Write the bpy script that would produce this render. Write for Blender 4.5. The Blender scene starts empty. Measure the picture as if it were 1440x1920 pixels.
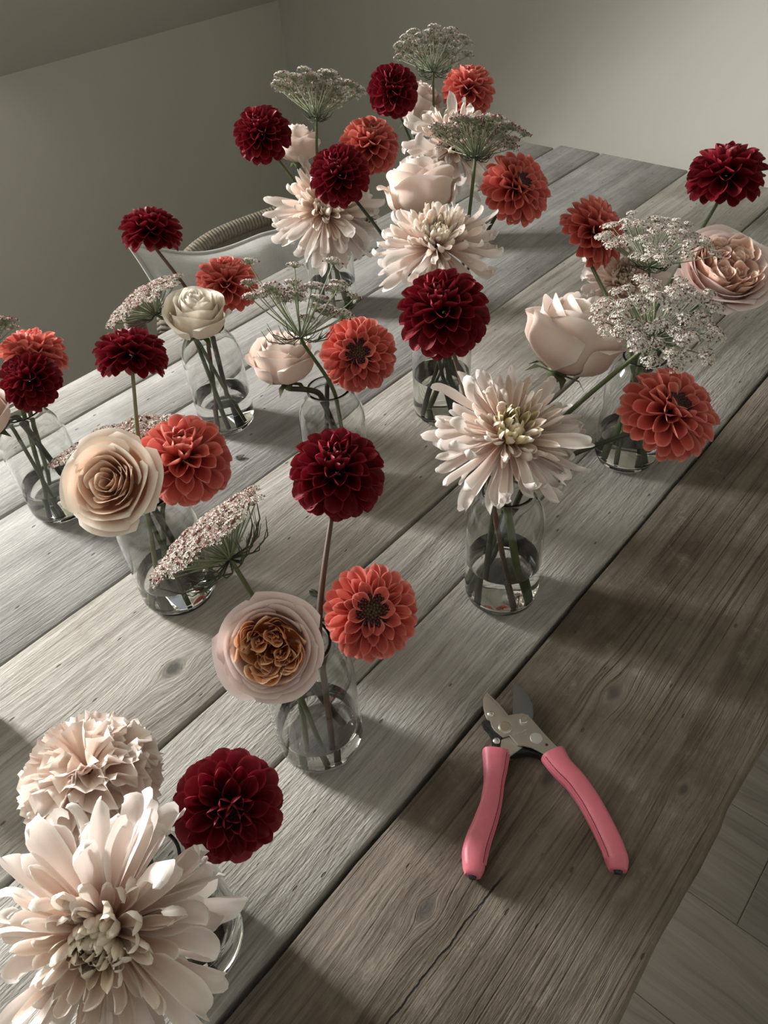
import bpy, math, random
import numpy as np
from mathutils import Vector, Matrix, noise as mnoise

# ------------------------------------------------------------------ camera, world, light, exposure
sc = bpy.context.scene
PI = math.pi
col = sc.collection
TH = 0.76                                   # table height; flowers and vases are given above the table top
CAM_R = Vector((0.650694, -0.757009, -0.059457))
CAM_U = Vector((0.552127, 0.417921, 0.721456))
CAM_B = Vector((-0.521300, -0.502275, 0.689903))
cam = bpy.data.cameras.new('camera')
cam.sensor_fit = 'VERTICAL'
cam.sensor_height = 32.0
cam.lens = 1416.77 / 1920 * 32.0
cam.clip_start = 0.01
camo = bpy.data.objects.new('camera', cam)
col.objects.link(camo)
mw = Matrix((CAM_R, CAM_U, CAM_B)).transposed().to_4x4()
mw.translation = (0, 0, TH + 0.60)
camo.matrix_world = mw
sc.camera = camo

world = bpy.data.worlds.new('world')
sc.world = world
world.use_nodes = True
world.node_tree.nodes['Background'].inputs[0].default_value = (0.75, 0.82, 0.9, 1)
world.node_tree.nodes['Background'].inputs[1].default_value = 0.35

ROOM_X, KNEE_Y, KNEE_Z = 1.75, 1.94, TH + 0.18
SL = math.radians(45)                       # pitch of the sloped ceiling
DX0, DX1, DY, DZ = -1.25, 0.84, 2.50, TH + 1.62   # dormer: sides, window wall, ceiling
WX0, WX1, WZ0, WZ1 = -0.52, -0.06, TH + 0.74, TH + 1.34   # dormer window
def slope(s, out=0.0):
    return (KNEE_Y - s * math.cos(SL) + out * math.sin(SL), KNEE_Z + s * math.sin(SL) + out * math.cos(SL))
def area(name, loc, rot, sx, sy, e, c):
    ld = bpy.data.lights.new(name, 'AREA')
    ld.shape = 'RECTANGLE'
    ld.size, ld.size_y = sx, sy
    ld.energy = e
    ld.color = c
    lo = bpy.data.objects.new(name, ld)
    col.objects.link(lo)
    lo.location = loc
    lo.rotation_euler = rot
area('daylight', ((WX0 + WX1) / 2, DY + 0.06, (WZ0 + WZ1) / 2), (-PI / 2, 0, 0), WX1 - WX0, WZ1 - WZ0, 182, (1.0, 0.99, 0.97))
# unseen second window behind the camera, added with its lamp as weak fill light
BY0, BY1, BZ0, BZ1 = -1.5, -0.3, 0.9, 2.0
area('daylight', (-2.26, (BY0 + BY1) / 2, (BZ0 + BZ1) / 2), (PI / 2, 0, -PI / 2), BY1 - BY0, BZ1 - BZ0, 2.0, (1.0, 0.985, 0.955))

vs = sc.view_settings
vs.view_transform = 'Standard'
vs.look = 'None'
vs.gamma = 1.0
vs.use_curve_mapping = False
vs.exposure = 0.0
sc.cycles.max_bounces = 11
sc.cycles.transmission_bounces = 10
sc.cycles.transparent_max_bounces = 8
sc.cycles.diffuse_bounces = 3
sc.cycles.sample_clamp_indirect = 12.0
sc.cycles.blur_glossy = 0.6

rng = random.Random(7)
PI = math.pi
GA = PI * (3 - math.sqrt(5))

# ------------------------------------------------------------------ helpers
def mesh(name, verts, faces, uvs=None, smooth=True, mats=(), fm=None):
    me = bpy.data.meshes.new(name)
    me.from_pydata([tuple(v) for v in verts], [], faces)
    if uvs is not None:
        l = me.uv_layers.new(name='UVMap')
        idx = np.zeros(len(me.loops), dtype=np.int32)
        me.loops.foreach_get('vertex_index', idx)
        l.data.foreach_set('uv', np.asarray(uvs, dtype=np.float32)[idx].ravel())
    for m in mats:
        me.materials.append(m)
    if fm is not None:
        me.polygons.foreach_set('material_index', fm)
    if smooth:
        me.polygons.foreach_set('use_smooth', [True] * len(me.polygons))
    me.update()
    return me

def obj(name, me, parent=None, m=None):
    o = bpy.data.objects.new(name, me)
    col.objects.link(o)
    if parent is not None:
        o.parent = parent
    if m is not None:
        o.matrix_basis = m
    return o

def tag(o, label, cat, group=None, kind=None):
    o['label'] = label
    o['category'] = cat
    if group: o['group'] = group
    if kind: o['kind'] = kind
    return o

def empty(name, loc):
    o = bpy.data.objects.new(name, None)
    o.empty_display_size = 0.02
    o.location = loc
    col.objects.link(o)
    return o

class Geo:
    """collects verts, faces and material numbers for one joined mesh"""
    def __init__(s): s.v, s.f, s.m = [], [], []
    def add(s, vs_, fs, mi=0):
        b = len(s.v)
        s.v += [tuple(v) for v in vs_]
        s.f += [tuple(i + b for i in q) for q in fs]
        s.m += [mi] * len(fs)
    def box(s, a, b, mi=0):
        x0, y0, z0 = a; x1, y1, z1 = b
        s.add([(x0, y0, z0), (x1, y0, z0), (x1, y1, z0), (x0, y1, z0), (x0, y0, z1), (x1, y0, z1), (x1, y1, z1), (x0, y1, z1)],
              [(3, 2, 1, 0), (4, 5, 6, 7), (0, 1, 5, 4), (1, 2, 6, 5), (2, 3, 7, 6), (3, 0, 4, 7)], mi)
    def tube(s, pts, radii, n=8, mi=0, caps=True, flat=1.0):
        pts = [Vector(p) for p in pts]
        up = Vector((0.31, 0.17, 0.93))
        vs_, fs = [], []
        k = len(pts)
        prev = None
        for i, p in enumerate(pts):
            t = (pts[min(i + 1, k - 1)] - pts[max(i - 1, 0)]).normalized()
            if prev is None:
                a = t.orthogonal().normalized() if flat == 1.0 else t.cross(up).normalized()
            else:
                a = (prev - t * prev.dot(t)).normalized()
            prev = a
            b = t.cross(a)
            r = radii[i] if hasattr(radii, '__len__') else radii
            for j in range(n):
                q = 2 * PI * j / n
                vs_.append(p + a * (r * math.cos(q)) + b * (r * flat * math.sin(q)))
        for i in range(k - 1):
            for j in range(n):
                fs.append((i * n + j, i * n + (j + 1) % n, (i + 1) * n + (j + 1) % n, (i + 1) * n + j))
        if caps:
            fs.append(tuple(range(n - 1, -1, -1)))
            fs.append(tuple((k - 1) * n + j for j in range(n)))
        s.add(vs_, fs, mi)
    def build(s, name, mats, parent=None, smooth=True, m=None):
        me = mesh(name, s.v, s.f, None, smooth, mats, s.m)
        return obj(name, me, parent, m)

def lathe(prof, seg, closed_axis=True):
    vs_, fs = [], []
    rings = []
    for r, z in prof:
        if r < 1e-6:
            rings.append([len(vs_)]); vs_.append((0, 0, z))
        else:
            rings.append(list(range(len(vs_), len(vs_) + seg)))
            vs_ += [(r * math.cos(2 * PI * j / seg), r * math.sin(2 * PI * j / seg), z) for j in range(seg)]
    for a, b in zip(rings, rings[1:]):
        for j in range(seg):
            k = (j + 1) % seg
            if len(a) == 1: fs.append((a[0], b[k], b[j]))
            elif len(b) == 1: fs.append((a[j], a[k], b[0]))
            else: fs.append((a[j], a[k], b[k], b[j]))
    return vs_, fs

def hermite(p0, t0, p1, t1, n):
    out = []
    for i in range(n + 1):
        s = i / n
        out.append(p0 * (2 * s**3 - 3 * s**2 + 1) + t0 * (s**3 - 2 * s**2 + s) + p1 * (-2 * s**3 + 3 * s**2) + t1 * (s**3 - s**2))
    return out

def frame(n, spin=0.0):
    """rotation whose +Z is n"""
    n = Vector(n).normalized()
    return n.to_track_quat('Z', 'Y').to_matrix() @ Matrix.Rotation(spin, 3, 'Z')

# ------------------------------------------------------------------ materials
class NT:
    def __init__(s, name):
        s.mat = bpy.data.materials.new(name)
        s.mat.use_nodes = True
        s.t = s.mat.node_tree
        s.t.nodes.clear()
        s.out = s.t.nodes.new('ShaderNodeOutputMaterial')
    def n(s, typ, ins=None, **props):
        nd = s.t.nodes.new('ShaderNode' + typ)
        for k, v in props.items(): setattr(nd, k, v)
        for k, v in (ins or {}).items(): s.put(nd.inputs[k], v)
        return nd
    def put(s, sock, v):
        if isinstance(v, bpy.types.NodeSocket): s.t.links.new(v, sock)
        elif hasattr(v, 'outputs'): s.t.links.new(v.outputs[0], sock)
        else:
            if isinstance(v, (tuple, list)) and sock.type == 'RGBA' and len(v) == 3: v = (*v, 1)
            sock.default_value = v
    def math(s, op, a, b=0.0, c=0.0, clamp=False):
        return s.n('Math', {0: a, 1: b, 2: c}, operation=op, use_clamp=clamp).outputs[0]
    def mix(s, f, a, b, mode='MIX'):
        nd = s.n('Mix', None, data_type='RGBA', blend_type=mode)
        s.put(nd.inputs[0], f); s.put(nd.inputs[6], a); s.put(nd.inputs[7], b)
        return nd.outputs[2]
    def ramp(s, f, stops, interp='LINEAR'):
        nd = s.n('ValToRGB', {0: f})
        cr = nd.color_ramp
        cr.interpolation = interp
        while len(cr.elements) < len(stops): cr.elements.new(0.5)
        for e, (p, c) in zip(cr.elements, stops):
            e.position = p
            e.color = (*c, 1) if len(c) == 3 else c
        return nd.outputs[0]
    def noise(s, vec, scale, detail=4, rough=0.55, dist=0.0):
        return s.n('TexNoise', {'Vector': vec, 'Scale': scale, 'Detail': detail, 'Roughness': rough, 'Distortion': dist}).outputs[0]
    def mapping(s, vec, loc=(0, 0, 0), rot=(0, 0, 0), scale=(1, 1, 1)):
        return s.n('Mapping', {'Vector': vec, 'Location': loc, 'Rotation': rot, 'Scale': scale}).outputs[0]
    def rng(s, v, a, b, c=0.0, d=1.0):
        return s.n('MapRange', {0: v, 1: a, 2: b, 3: c, 4: d}).outputs[0]
    def surf(s, sh): s.t.links.new(sh.outputs[0] if hasattr(sh, 'outputs') else sh, s.out.inputs[0])

def plain(name, c, rough=0.6, metal=0.0, spec=0.5, bump=0.0, bscale=200, var=0.0, vscale=30):
    t = NT(name)
    tc = t.n('TexCoord').outputs['Object']
    base = (*c, 1)
    if var:
        nz = t.noise(tc, vscale, 5)
        base = t.mix(nz, tuple(x * (1 - var) for x in c), tuple(min(1, x * (1 + var)) for x in c))
    p = t.n('BsdfPrincipled', {'Base Color': base, 'Roughness': rough, 'Metallic': metal, 'Specular IOR Level': spec})
    if bump:
        b = t.n('Bump', {'Height': t.noise(tc, bscale, 3), 'Strength': bump, 'Distance': 0.001})
        t.put(p.inputs['Normal'], b)
    t.surf(p)
    return t.mat

def petal_mat(name, base, mid, tip, edge=None, rough=0.5, transl=0.25, vein=0.12, var=0.12, sheen=0.0, spec=0.3):
    """colour runs along the petal (uv y) and to its margin (uv x)"""
    t = NT(name)
    uv = t.n('UVMap').outputs[0]
    sp = t.n('SeparateXYZ', {0: uv})
    c = t.ramp(sp.outputs[1], [(0.0, base), (0.45, mid), (1.0, tip)])
    if edge is not None:
        e = t.math('ABSOLUTE', t.math('SUBTRACT', sp.outputs[0], 0.5))
        f = t.rng(e, 0.36, 0.5)
        g = t.rng(sp.outputs[1], 0.9, 1.0)
        c = t.mix(t.math('MAXIMUM', f, g), c, (*edge, 1))
    vn = t.noise(t.mapping(uv, scale=(26, 1.5, 1)), 1.0, 3)
    c = t.mix(vein, c, t.mix(vn, (0.25, 0.25, 0.25, 1), (1, 1, 1, 1)), 'SOFT_LIGHT')
    oi = t.n('ObjectInfo').outputs['Random']
    hs = t.n('HueSaturation', {'Value': t.rng(oi, 0, 1, 1 - var, 1 + var), 'Color': c, 'Saturation': 1.0, 'Hue': 0.5})
    bp = t.n('Bump', {'Height': vn, 'Strength': 0.25, 'Distance': 0.0006})
    p = t.n('BsdfPrincipled', {'Base Color': hs, 'Roughness': rough, 'Specular IOR Level': spec, 'Normal': bp, 'Sheen Weight': sheen})
    tr = t.n('BsdfTranslucent', {'Color': hs})
    t.surf(t.n('MixShader', {0: transl, 1: p, 2: tr}))
    return t.mat

def glass_mat(name, ior, tint):
    t = NT(name)
    p = t.n('BsdfPrincipled', {'Base Color': (*tint, 1), 'Roughness': 0.0, 'IOR': ior, 'Transmission Weight': 1.0})
    t.surf(p)
    return t.mat

def wood_mat(name, seed, dark, light, stain=0.0, stain_col=(0.05, 0.035, 0.02), lines=0.0, knots=(), rough_rel=1.0, cracks=(), pale=0.0, warp=0.035):
    t = NT(name)
    P = t.n('TexCoord').outputs['Object']
    off = (seed * 3.17, seed * 1.91, 0)
    sp0 = t.n('SeparateXYZ', {0: P})
    # grain bends around the knots
    y = sp0.outputs[1]
    kmask = None
    for kx, ky, ra, rb_ in knots:
        dx = t.math('DIVIDE', t.math('SUBTRACT', sp0.outputs[0], kx), ra)
        dy = t.math('DIVIDE', t.math('SUBTRACT', sp0.outputs[1], ky), rb_)
        d2 = t.math('ADD', t.math('MULTIPLY', dx, dx), t.math('MULTIPLY', dy, dy))
        g = t.math('DIVIDE', 1.0, t.math('ADD', 1.0, t.math('MULTIPLY', d2, 0.5)))
        y = t.math('SUBTRACT', y, t.math('MULTIPLY', t.math('MULTIPLY', dy, rb_ * 1.3), g))
        wob = t.math('MULTIPLY', t.noise(P, 90, 2), 0.7)
        m = t.rng(t.math('ADD', t.math('SQRT', d2), wob), 0.75, 1.55, 1.0, 0.0)
        kmask = m if kmask is None else t.math('MAXIMUM', kmask, m)
    Q = t.n('CombineXYZ', {0: sp0.outputs[0], 1: y, 2: sp0.outputs[2]}).outputs[0]
    wv = t.noise(t.mapping(Q, loc=off, scale=(2.2, 5, 5)), 1.0, 2)
    spq = t.n('SeparateXYZ', {0: Q})
    yw = t.math('ADD', spq.outputs[1], t.math('MULTIPLY', wv, warp))
    W = t.n('CombineXYZ', {0: spq.outputs[0], 1: yw, 2: spq.outputs[2]}).outputs[0]
    fine = t.noise(t.mapping(W, loc=off, scale=(9, 520, 60)), 1.0, 5, 0.65)
    med = t.noise(t.mapping(W, loc=off, scale=(3, 95, 20)), 1.0, 5, 0.6)
    broad = t.noise(t.mapping(W, loc=off, scale=(1.6, 16, 10)), 1.0, 3, 0.5)
    fib = t.noise(t.mapping(W, loc=off, scale=(75, 330, 100)), 1.0, 4, 0.6)
    blot = t.noise(t.mapping(P, loc=off), 9.0, 6, 0.65)
    v = t.math('ADD', t.math('MULTIPLY', fine, 0.34), t.math('MULTIPLY', med, 0.34))
    v = t.math('ADD', v, t.math('MULTIPLY', broad, 0.18))
    v = t.math('ADD', v, t.math('MULTIPLY', fib, 0.14))
    c = t.ramp(v, [(0.34, dark), (0.47, tuple(a * 0.45 + b * 0.55 for a, b in zip(dark, light))), (0.60, light)])
    c = t.mix(t.rng(blot, 0.38, 0.68, 0.0, 0.55), c, (0.50, 0.46, 0.42, 1), 'MULTIPLY')
    if pale:
        pl = t.noise(t.mapping(W, loc=(seed * 5.1, 2.2, 0), scale=(5, 22, 5)), 1.0, 5, 0.7)
        c = t.mix(t.rng(pl, 0.5, 0.75, 0, pale), c, (0.62, 0.61, 0.58, 1))
    ln = None
    if lines:
        ph = t.math('ADD', t.math('MULTIPLY', yw, 1.0), t.math('MULTIPLY', broad, 0.012))
        wave = t.n('TexNoise', {'Vector': t.n('CombineXYZ', {0: t.math('MULTIPLY', spq.outputs[0], 0.5), 1: t.math('MULTIPLY', ph, 300)}).outputs[0], 'Scale': 1.0, 'Detail': 1.0}).outputs[0]
        ln = t.math('MULTIPLY', t.rng(wave, 0.33, 0.40, 1.0, 0.0), t.rng(blot, 0.35, 0.6))
        c = t.mix(t.math('MULTIPLY', ln, lines), c, (0.035, 0.026, 0.018, 1))
    if stain:
        s1 = t.noise(t.mapping(P, loc=(seed + 4, 1, 0)), 7.5, 7, 0.68)
        s2 = t.noise(t.mapping(W, loc=(seed, 7, 0), scale=(5, 14, 5)), 1.0, 6, 0.7)
        sm = t.rng(t.math('ADD', t.math('MULTIPLY', s1, 0.6), t.math('MULTIPLY', s2, 0.4)), 0.46, 0.62, 0.0, stain)
        c = t.mix(sm, c, (*stain_col, 1))
        s3 = t.noise(t.mapping(P, loc=(seed + 9, 3, 0)), 38.0, 6, 0.75)
        c = t.mix(t.rng(s3, 0.58, 0.74, 0.0, 0.45), c, (0.32, 0.28, 0.225, 1))
    speck = t.n('TexVoronoi', {'Vector': t.mapping(P, loc=off, scale=(26, 60, 30)), 'Scale': 1.0, 'Randomness': 1.0}).outputs[0]
    sk = t.rng(speck, 0.045, 0.085, 0.7, 0.0)
    c = t.mix(sk, c, (0.05, 0.04, 0.03, 1))
    h = t.math('ADD', t.math('MULTIPLY', fine, 0.45), t.math('MULTIPLY', fib, 0.75 * rough_rel))
    h = t.math('ADD', h, t.math('MULTIPLY', med, 0.5))
    h = t.math('SUBTRACT', h, t.math('MULTIPLY', sk, 0.8))
    if ln is not None:
        h = t.math('SUBTRACT', h, t.math('MULTIPLY', ln, 0.5))
    if kmask is not None:
        c = t.mix(t.math('MULTIPLY', kmask, 0.85), c, (0.055, 0.05, 0.045, 1))
        h = t.math('SUBTRACT', h, t.math('MULTIPLY', kmask, 0.3))
    for x0, x1, ya, yb in cracks:
        k = (yb - ya) / (x1 - x0)
        yc = t.math('ADD', t.math('MULTIPLY', t.math('SUBTRACT', sp0.outputs[0], x0), k), ya)
        wob = t.math('MULTIPLY', t.math('SUBTRACT', t.noise(t.mapping(P, scale=(40, 0, 0)), 1.0, 5), 0.5), 0.008)
        d = t.math('ABSOLUTE', t.math('SUBTRACT', t.math('ADD', sp0.outputs[1], wob), yc))
        m = t.rng(d, 0.0004, 0.0010, 1.0, 0.0)
        inx = t.math('MULTIPLY', t.rng(sp0.outputs[0], x0, x0 + 0.02), t.rng(sp0.outputs[0], x1 - 0.02, x1, 1.0, 0.0))
        m = t.math('MULTIPLY', m, inx)
        c = t.mix(m, c, (0.012, 0.01, 0.008, 1))
        h = t.math('SUBTRACT', h, m)
    b = t.n('Bump', {'Height': h, 'Strength': 0.85, 'Distance': 0.0028 * rough_rel})
    p = t.n('BsdfPrincipled', {'Base Color': c, 'Roughness': 0.72, 'Specular IOR Level': 0.25, 'Normal': b})
    t.surf(p)
    return t.mat

M = {}
M['bur'] = petal_mat('burgundy_petal', (0.05, 0.0015, 0.004), (0.155, 0.004, 0.010), (0.20, 0.007, 0.016), edge=(0.27, 0.028, 0.04), rough=0.45, transl=0.16, var=0.2)
M['burc'] = plain('burgundy_heart', (0.022, 0.001, 0.003), 0.6)
M['cor'] = petal_mat('coral_petal', (0.38, 0.032, 0.026), (0.65, 0.112, 0.084), (0.74, 0.18, 0.142), edge=(0.84, 0.35, 0.285), rough=0.5, transl=0.28, var=0.12)
M['corc'] = plain('coral_heart', (0.055, 0.008, 0.008), 0.55, var=0.4, vscale=300)
M['coreye'] = plain('coral_eye', (0.06, 0.035, 0.012), 0.6, var=0.5, vscale=400)
M['chr_out'] = petal_mat('blush_petal_outer', (0.80, 0.50, 0.40), (0.87, 0.73, 0.66), (0.91, 0.86, 0.81), edge=(0.94, 0.90, 0.85), rough=0.5, transl=0.30, var=0.06)
M['chr_mid'] = petal_mat('blush_petal_middle', (0.80, 0.44, 0.30), (0.87, 0.66, 0.55), (0.92, 0.83, 0.75), edge=(0.94, 0.88, 0.79), rough=0.5, transl=0.28, var=0.07)
M['chr_in'] = petal_mat('buff_petal_inner', (0.72, 0.46, 0.15), (0.88, 0.70, 0.36), (0.93, 0.82, 0.56), edge=(0.94, 0.87, 0.68), rough=0.5, transl=0.22, var=0.08)
M['chr_inp'] = petal_mat('cream_petal_inner', (0.74, 0.44, 0.24), (0.87, 0.68, 0.48), (0.93, 0.83, 0.68), edge=(0.94, 0.88, 0.76), rough=0.5, transl=0.22, var=0.07)
M['chrc'] = plain('chrysanthemum_heart', (0.20, 0.13, 0.05), 0.6, var=0.4, vscale=300)
M['ros_cream'] = petal_mat('ivory_rose_petal', (0.86, 0.66, 0.42), (0.92, 0.80, 0.64), (0.94, 0.87, 0.75), edge=(0.95, 0.91, 0.83), rough=0.5, transl=0.25, vein=0.06, var=0.04)
M['ros_blush'] = petal_mat('blush_rose_petal', (0.84, 0.60, 0.47), (0.87, 0.68, 0.58), (0.89, 0.74, 0.66), edge=(0.92, 0.83, 0.77), rough=0.5, transl=0.25, vein=0.06, var=0.04)
M['ros_peach'] = petal_mat('peach_rose_petal', (0.82, 0.36, 0.18), (0.87, 0.56, 0.38), (0.90, 0.78, 0.66), edge=(0.93, 0.86, 0.76), rough=0.5, transl=0.25, vein=0.06, var=0.05)
M['ros_peach_in'] = petal_mat('peach_rose_inner_petal', (0.76, 0.30, 0.15), (0.85, 0.48, 0.32), (0.89, 0.64, 0.48), edge=(0.92, 0.76, 0.62), rough=0.5, transl=0.25, vein=0.06, var=0.06)
M['eng_out'] = petal_mat('garden_rose_outer_petal', (0.84, 0.40, 0.28), (0.86, 0.60, 0.52), (0.88, 0.72, 0.68), edge=(0.91, 0.80, 0.77), rough=0.5, transl=0.25, vein=0.08, var=0.04)
M['eng_in'] = petal_mat('garden_rose_inner_petal', (0.80, 0.19, 0.055), (0.95, 0.38, 0.14), (0.96, 0.54, 0.29), edge=(0.96, 0.76, 0.58), rough=0.5, transl=0.25, var=0.12)
M['eng_in2'] = petal_mat('salmon_rose_inner_petal', (0.66, 0.22, 0.13), (0.86, 0.42, 0.30), (0.91, 0.60, 0.47), edge=(0.94, 0.78, 0.67), rough=0.5, transl=0.25, var=0.10)
M['car'] = petal_mat('carnation_petal', (0.84, 0.54, 0.40), (0.89, 0.69, 0.58), (0.91, 0.77, 0.68), edge=(0.94, 0.86, 0.80), rough=0.55, transl=0.3, vein=0.15, var=0.07)
M['stem_green'] = plain('green_stem', (0.075, 0.10, 0.035), 0.5, var=0.35, vscale=60)
M['stem_dark'] = plain('dark_stem', (0.035, 0.04, 0.022), 0.5, var=0.4, vscale=60)
M['stem_brown'] = plain('reddish_stem', (0.10, 0.06, 0.04), 0.5, var=0.35, vscale=60)
M['stem_pale'] = plain('pale_green_stem', (0.20, 0.23, 0.12), 0.5, var=0.3, vscale=60)
M['umb_white'] = plain('floret_white', (0.80, 0.75, 0.69), 0.7)
M['umb_pink'] = plain('floret_pink', (0.56, 0.36, 0.33), 0.7)
M['umb_maroon'] = plain('floret_maroon', (0.16, 0.05, 0.05), 0.7)
M['umb_green'] = plain('umbel_green', (0.25, 0.29, 0.17), 0.6, var=0.3, vscale=80)
M['umb_bract'] = plain('bract_green', (0.05, 0.065, 0.035), 0.6)
M['glass'] = glass_mat('clear_glass', 1.47, (0.965, 0.975, 0.965))
M['water'] = glass_mat('water', 1.333, (0.97, 0.975, 0.955))

# ------------------------------------------------------------------ room
T_WALL = plain('greige_plaster', (0.60, 0.59, 0.525), 0.9, bump=0.15, bscale=250, var=0.03, vscale=3)
T_CEIL = plain('ceiling_plaster', (0.57, 0.555, 0.50), 0.9, bump=0.15, bscale=250, var=0.03, vscale=3)
def struct(name, g, mat, parent=None, smooth=False):
    o = g.build(name, [mat], parent, smooth)
    o['kind'] = 'structure'
    return o
X0, Y0 = -2.2, -2.2
CZ = 2.45
g = Geo()
g.box((X0 - 0.1, KNEE_Y, 0), (ROOM_X + 0.1, KNEE_Y + 0.12, KNEE_Z)); g.box((DX0, KNEE_Y + 0.12, KNEE_Z - 0.04), (DX1, DY, KNEE_Z))
g.box((DX1, KNEE_Y + 0.12, 0), (DX1 + 0.1, DY, DZ + 0.1)); g.box((DX0 - 0.1, KNEE_Y + 0.12, 0), (DX0, DY, DZ + 0.1))       # dormer cheeks
g.box((DX0, DY, 0), (DX1, DY + 0.1, WZ0)); g.box((DX0, DY, WZ1), (DX1, DY + 0.1, DZ + 0.1))
g.box((DX0, DY, WZ0), (WX0, DY + 0.1, WZ1)); g.box((WX1, DY, WZ0), (DX1, DY + 0.1, WZ1))
struct('wall_left', g, T_WALL)
s_top = (CZ - KNEE_Z) / math.sin(SL)
s_dor = (DZ - KNEE_Z) / math.sin(SL)
yt = slope(s_top)[0]
prof = [(Y0 - 0.1, 0), (KNEE_Y + 0.12, 0), (KNEE_Y + 0.12, KNEE_Z + 0.02), (yt, CZ + 0.1), (Y0 - 0.1, CZ + 0.1)]
n_ = len(prof)
g = Geo()
g.add([(ROOM_X, a, b) for a, b in prof] + [(ROOM_X + 0.12, a, b) for a, b in prof],
      [tuple(range(n_ - 1, -1, -1)), tuple(range(n_, 2 * n_))] + [(i, (i + 1) % n_, (i + 1) % n_ + n_, i + n_) for i in range(n_)])
struct('wall_back', g, T_WALL)
g = Geo(); g.box((X0 - 0.1, Y0 - 0.12, 0), (ROOM_X + 0.1, Y0, CZ)); struct('wall_right', g, T_WALL)
g = Geo()                                  # wall behind the camera, opened for the added fill window
def fpanel(poly):
    m_ = len(poly)
    g.add([(X0, a, b) for a, b in poly] + [(X0 - 0.12, a, b) for a, b in poly],
          [tuple(range(m_)), tuple(range(2 * m_ - 1, m_ - 1, -1))] + [(i, (i + 1) % m_, (i + 1) % m_ + m_, i + m_) for i in range(m_)])
fpanel([(Y0 - 0.1, 0), (BY0, 0), (BY0, CZ + 0.1), (Y0 - 0.1, CZ + 0.1)])
fpanel([(BY0, 0), (BY1, 0), (BY1, BZ0), (BY0, BZ0)]); fpanel([(BY0, BZ1), (BY1, BZ1), (BY1, CZ + 0.1), (BY0, CZ + 0.1)])
fpanel([(BY1, 0), (KNEE_Y + 0.12, 0), (KNEE_Y + 0.12, KNEE_Z + 0.02), (yt, CZ + 0.1), (BY1, CZ + 0.1)])
struct('wall_front', g, T_WALL)
g = Geo()
def slab(x0, x1, s0, s1):
    q = [(x0, *slope(s0)), (x1, *slope(s0)), (x1, *slope(s1)), (x0, *slope(s1))]
    q2 = [(x0, *slope(s0, 0.12)), (x1, *slope(s0, 0.12)), (x1, *slope(s1, 0.12)), (x0, *slope(s1, 0.12))]
    g.add(q + q2, [(0, 1, 2, 3), (7, 6, 5, 4), (0, 4, 5, 1), (1, 5, 6, 2), (2, 6, 7, 3), (3, 7, 4, 0)])
slab(X0, ROOM_X, s_dor, s_top); slab(X0, DX0, 0, s_dor); slab(DX1, ROOM_X, 0, s_dor)
g.box((DX0, slope(s_dor)[0], DZ), (DX1, DY, DZ + 0.1))
g.box((X0, Y0, CZ), (ROOM_X, yt, CZ + 0.1))
struct('ceiling', g, T_CEIL)
WPT = plain('white_paint', (0.75, 0.75, 0.72), 0.5)
g = Geo()
for q in ((WX0 - .05, WX1 + .05, WZ0 - .05, WZ0), (WX0 - .05, WX1 + .05, WZ1, WZ1 + .05), (WX0 - .05, WX0, WZ0, WZ1), (WX1, WX1 + .05, WZ0, WZ1), ((WX0 + WX1) / 2 - .025, (WX0 + WX1) / 2 + .025, WZ0, WZ1)):
    g.box((q[0], DY - 0.02, q[2]), (q[1], DY + 0.03, q[3]))
struct('window_1', g, WPT)
g = Geo()
for q in ((BY0 - .05, BY1 + .05, BZ0 - .05, BZ0), (BY0 - .05, BY1 + .05, BZ1, BZ1 + .05), (BY0 - .05, BY0, BZ0, BZ1), (BY1, BY1 + .05, BZ0, BZ1)):
    g.box((X0 - 0.03, q[0], q[2]), (X0 + 0.02, q[1], q[3]))
struct('fill_window', g, WPT)  # frame of the unseen window added for fill

# floor: laminate planks that run across the room
def floor_mat():
    t = NT('grey_oak_laminate')
    P = t.n('TexCoord').outputs['Object']
    rn = t.n('ObjectInfo').outputs['Random']
    off = t.n('CombineXYZ', {0: t.math('MULTIPLY', rn, 37.0), 1: t.math('MULTIPLY', rn, 11.0), 2: 0.0}).outputs[0]
    V = t.n('VectorMath', {0: P, 1: off}, operation='ADD').outputs[0]
    w = t.noise(t.mapping(V, scale=(7, 1.6, 1)), 1.0, 3)
    V2 = t.n('VectorMath', {0: V, 1: t.n('CombineXYZ', {0: t.math('MULTIPLY', w, 0.10)}).outputs[0]}, operation='ADD').outputs[0]
    f = t.noise(t.mapping(V2, scale=(150, 5, 1)), 1.0, 5, 0.6)
    b = t.noise(t.mapping(V2, scale=(38, 1.4, 1)), 1.0, 3)
    v = t.math('ADD', t.math('MULTIPLY', f, 0.5), t.math('MULTIPLY', b, 0.5))
    c = t.ramp(v, [(0.32, (0.11, 0.095, 0.076)), (0.5, (0.165, 0.147, 0.12)), (0.66, (0.205, 0.184, 0.155))])
    c = t.n('HueSaturation', {'Color': c, 'Value': t.rng(rn, 0, 1, 0.8, 1.12)}).outputs[0]
    bp = t.n('Bump', {'Height': f, 'Strength': 0.25, 'Distance': 0.0006})
    t.surf(t.n('BsdfPrincipled', {'Base Color': c, 'Roughness': 0.55, 'Specular IOR Level': 0.3, 'Normal': bp}))
    return t.mat
FM = floor_mat()
g = Geo(); g.box((X0 - 0.1, Y0 - 0.1, -0.08), (ROOM_X + 0.1, KNEE_Y + 0.1, -0.006))
floor = struct('floor', g, plain('floor_joint', (0.05, 0.042, 0.035), 0.8))
PW, PL = 0.19, 1.29
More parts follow.
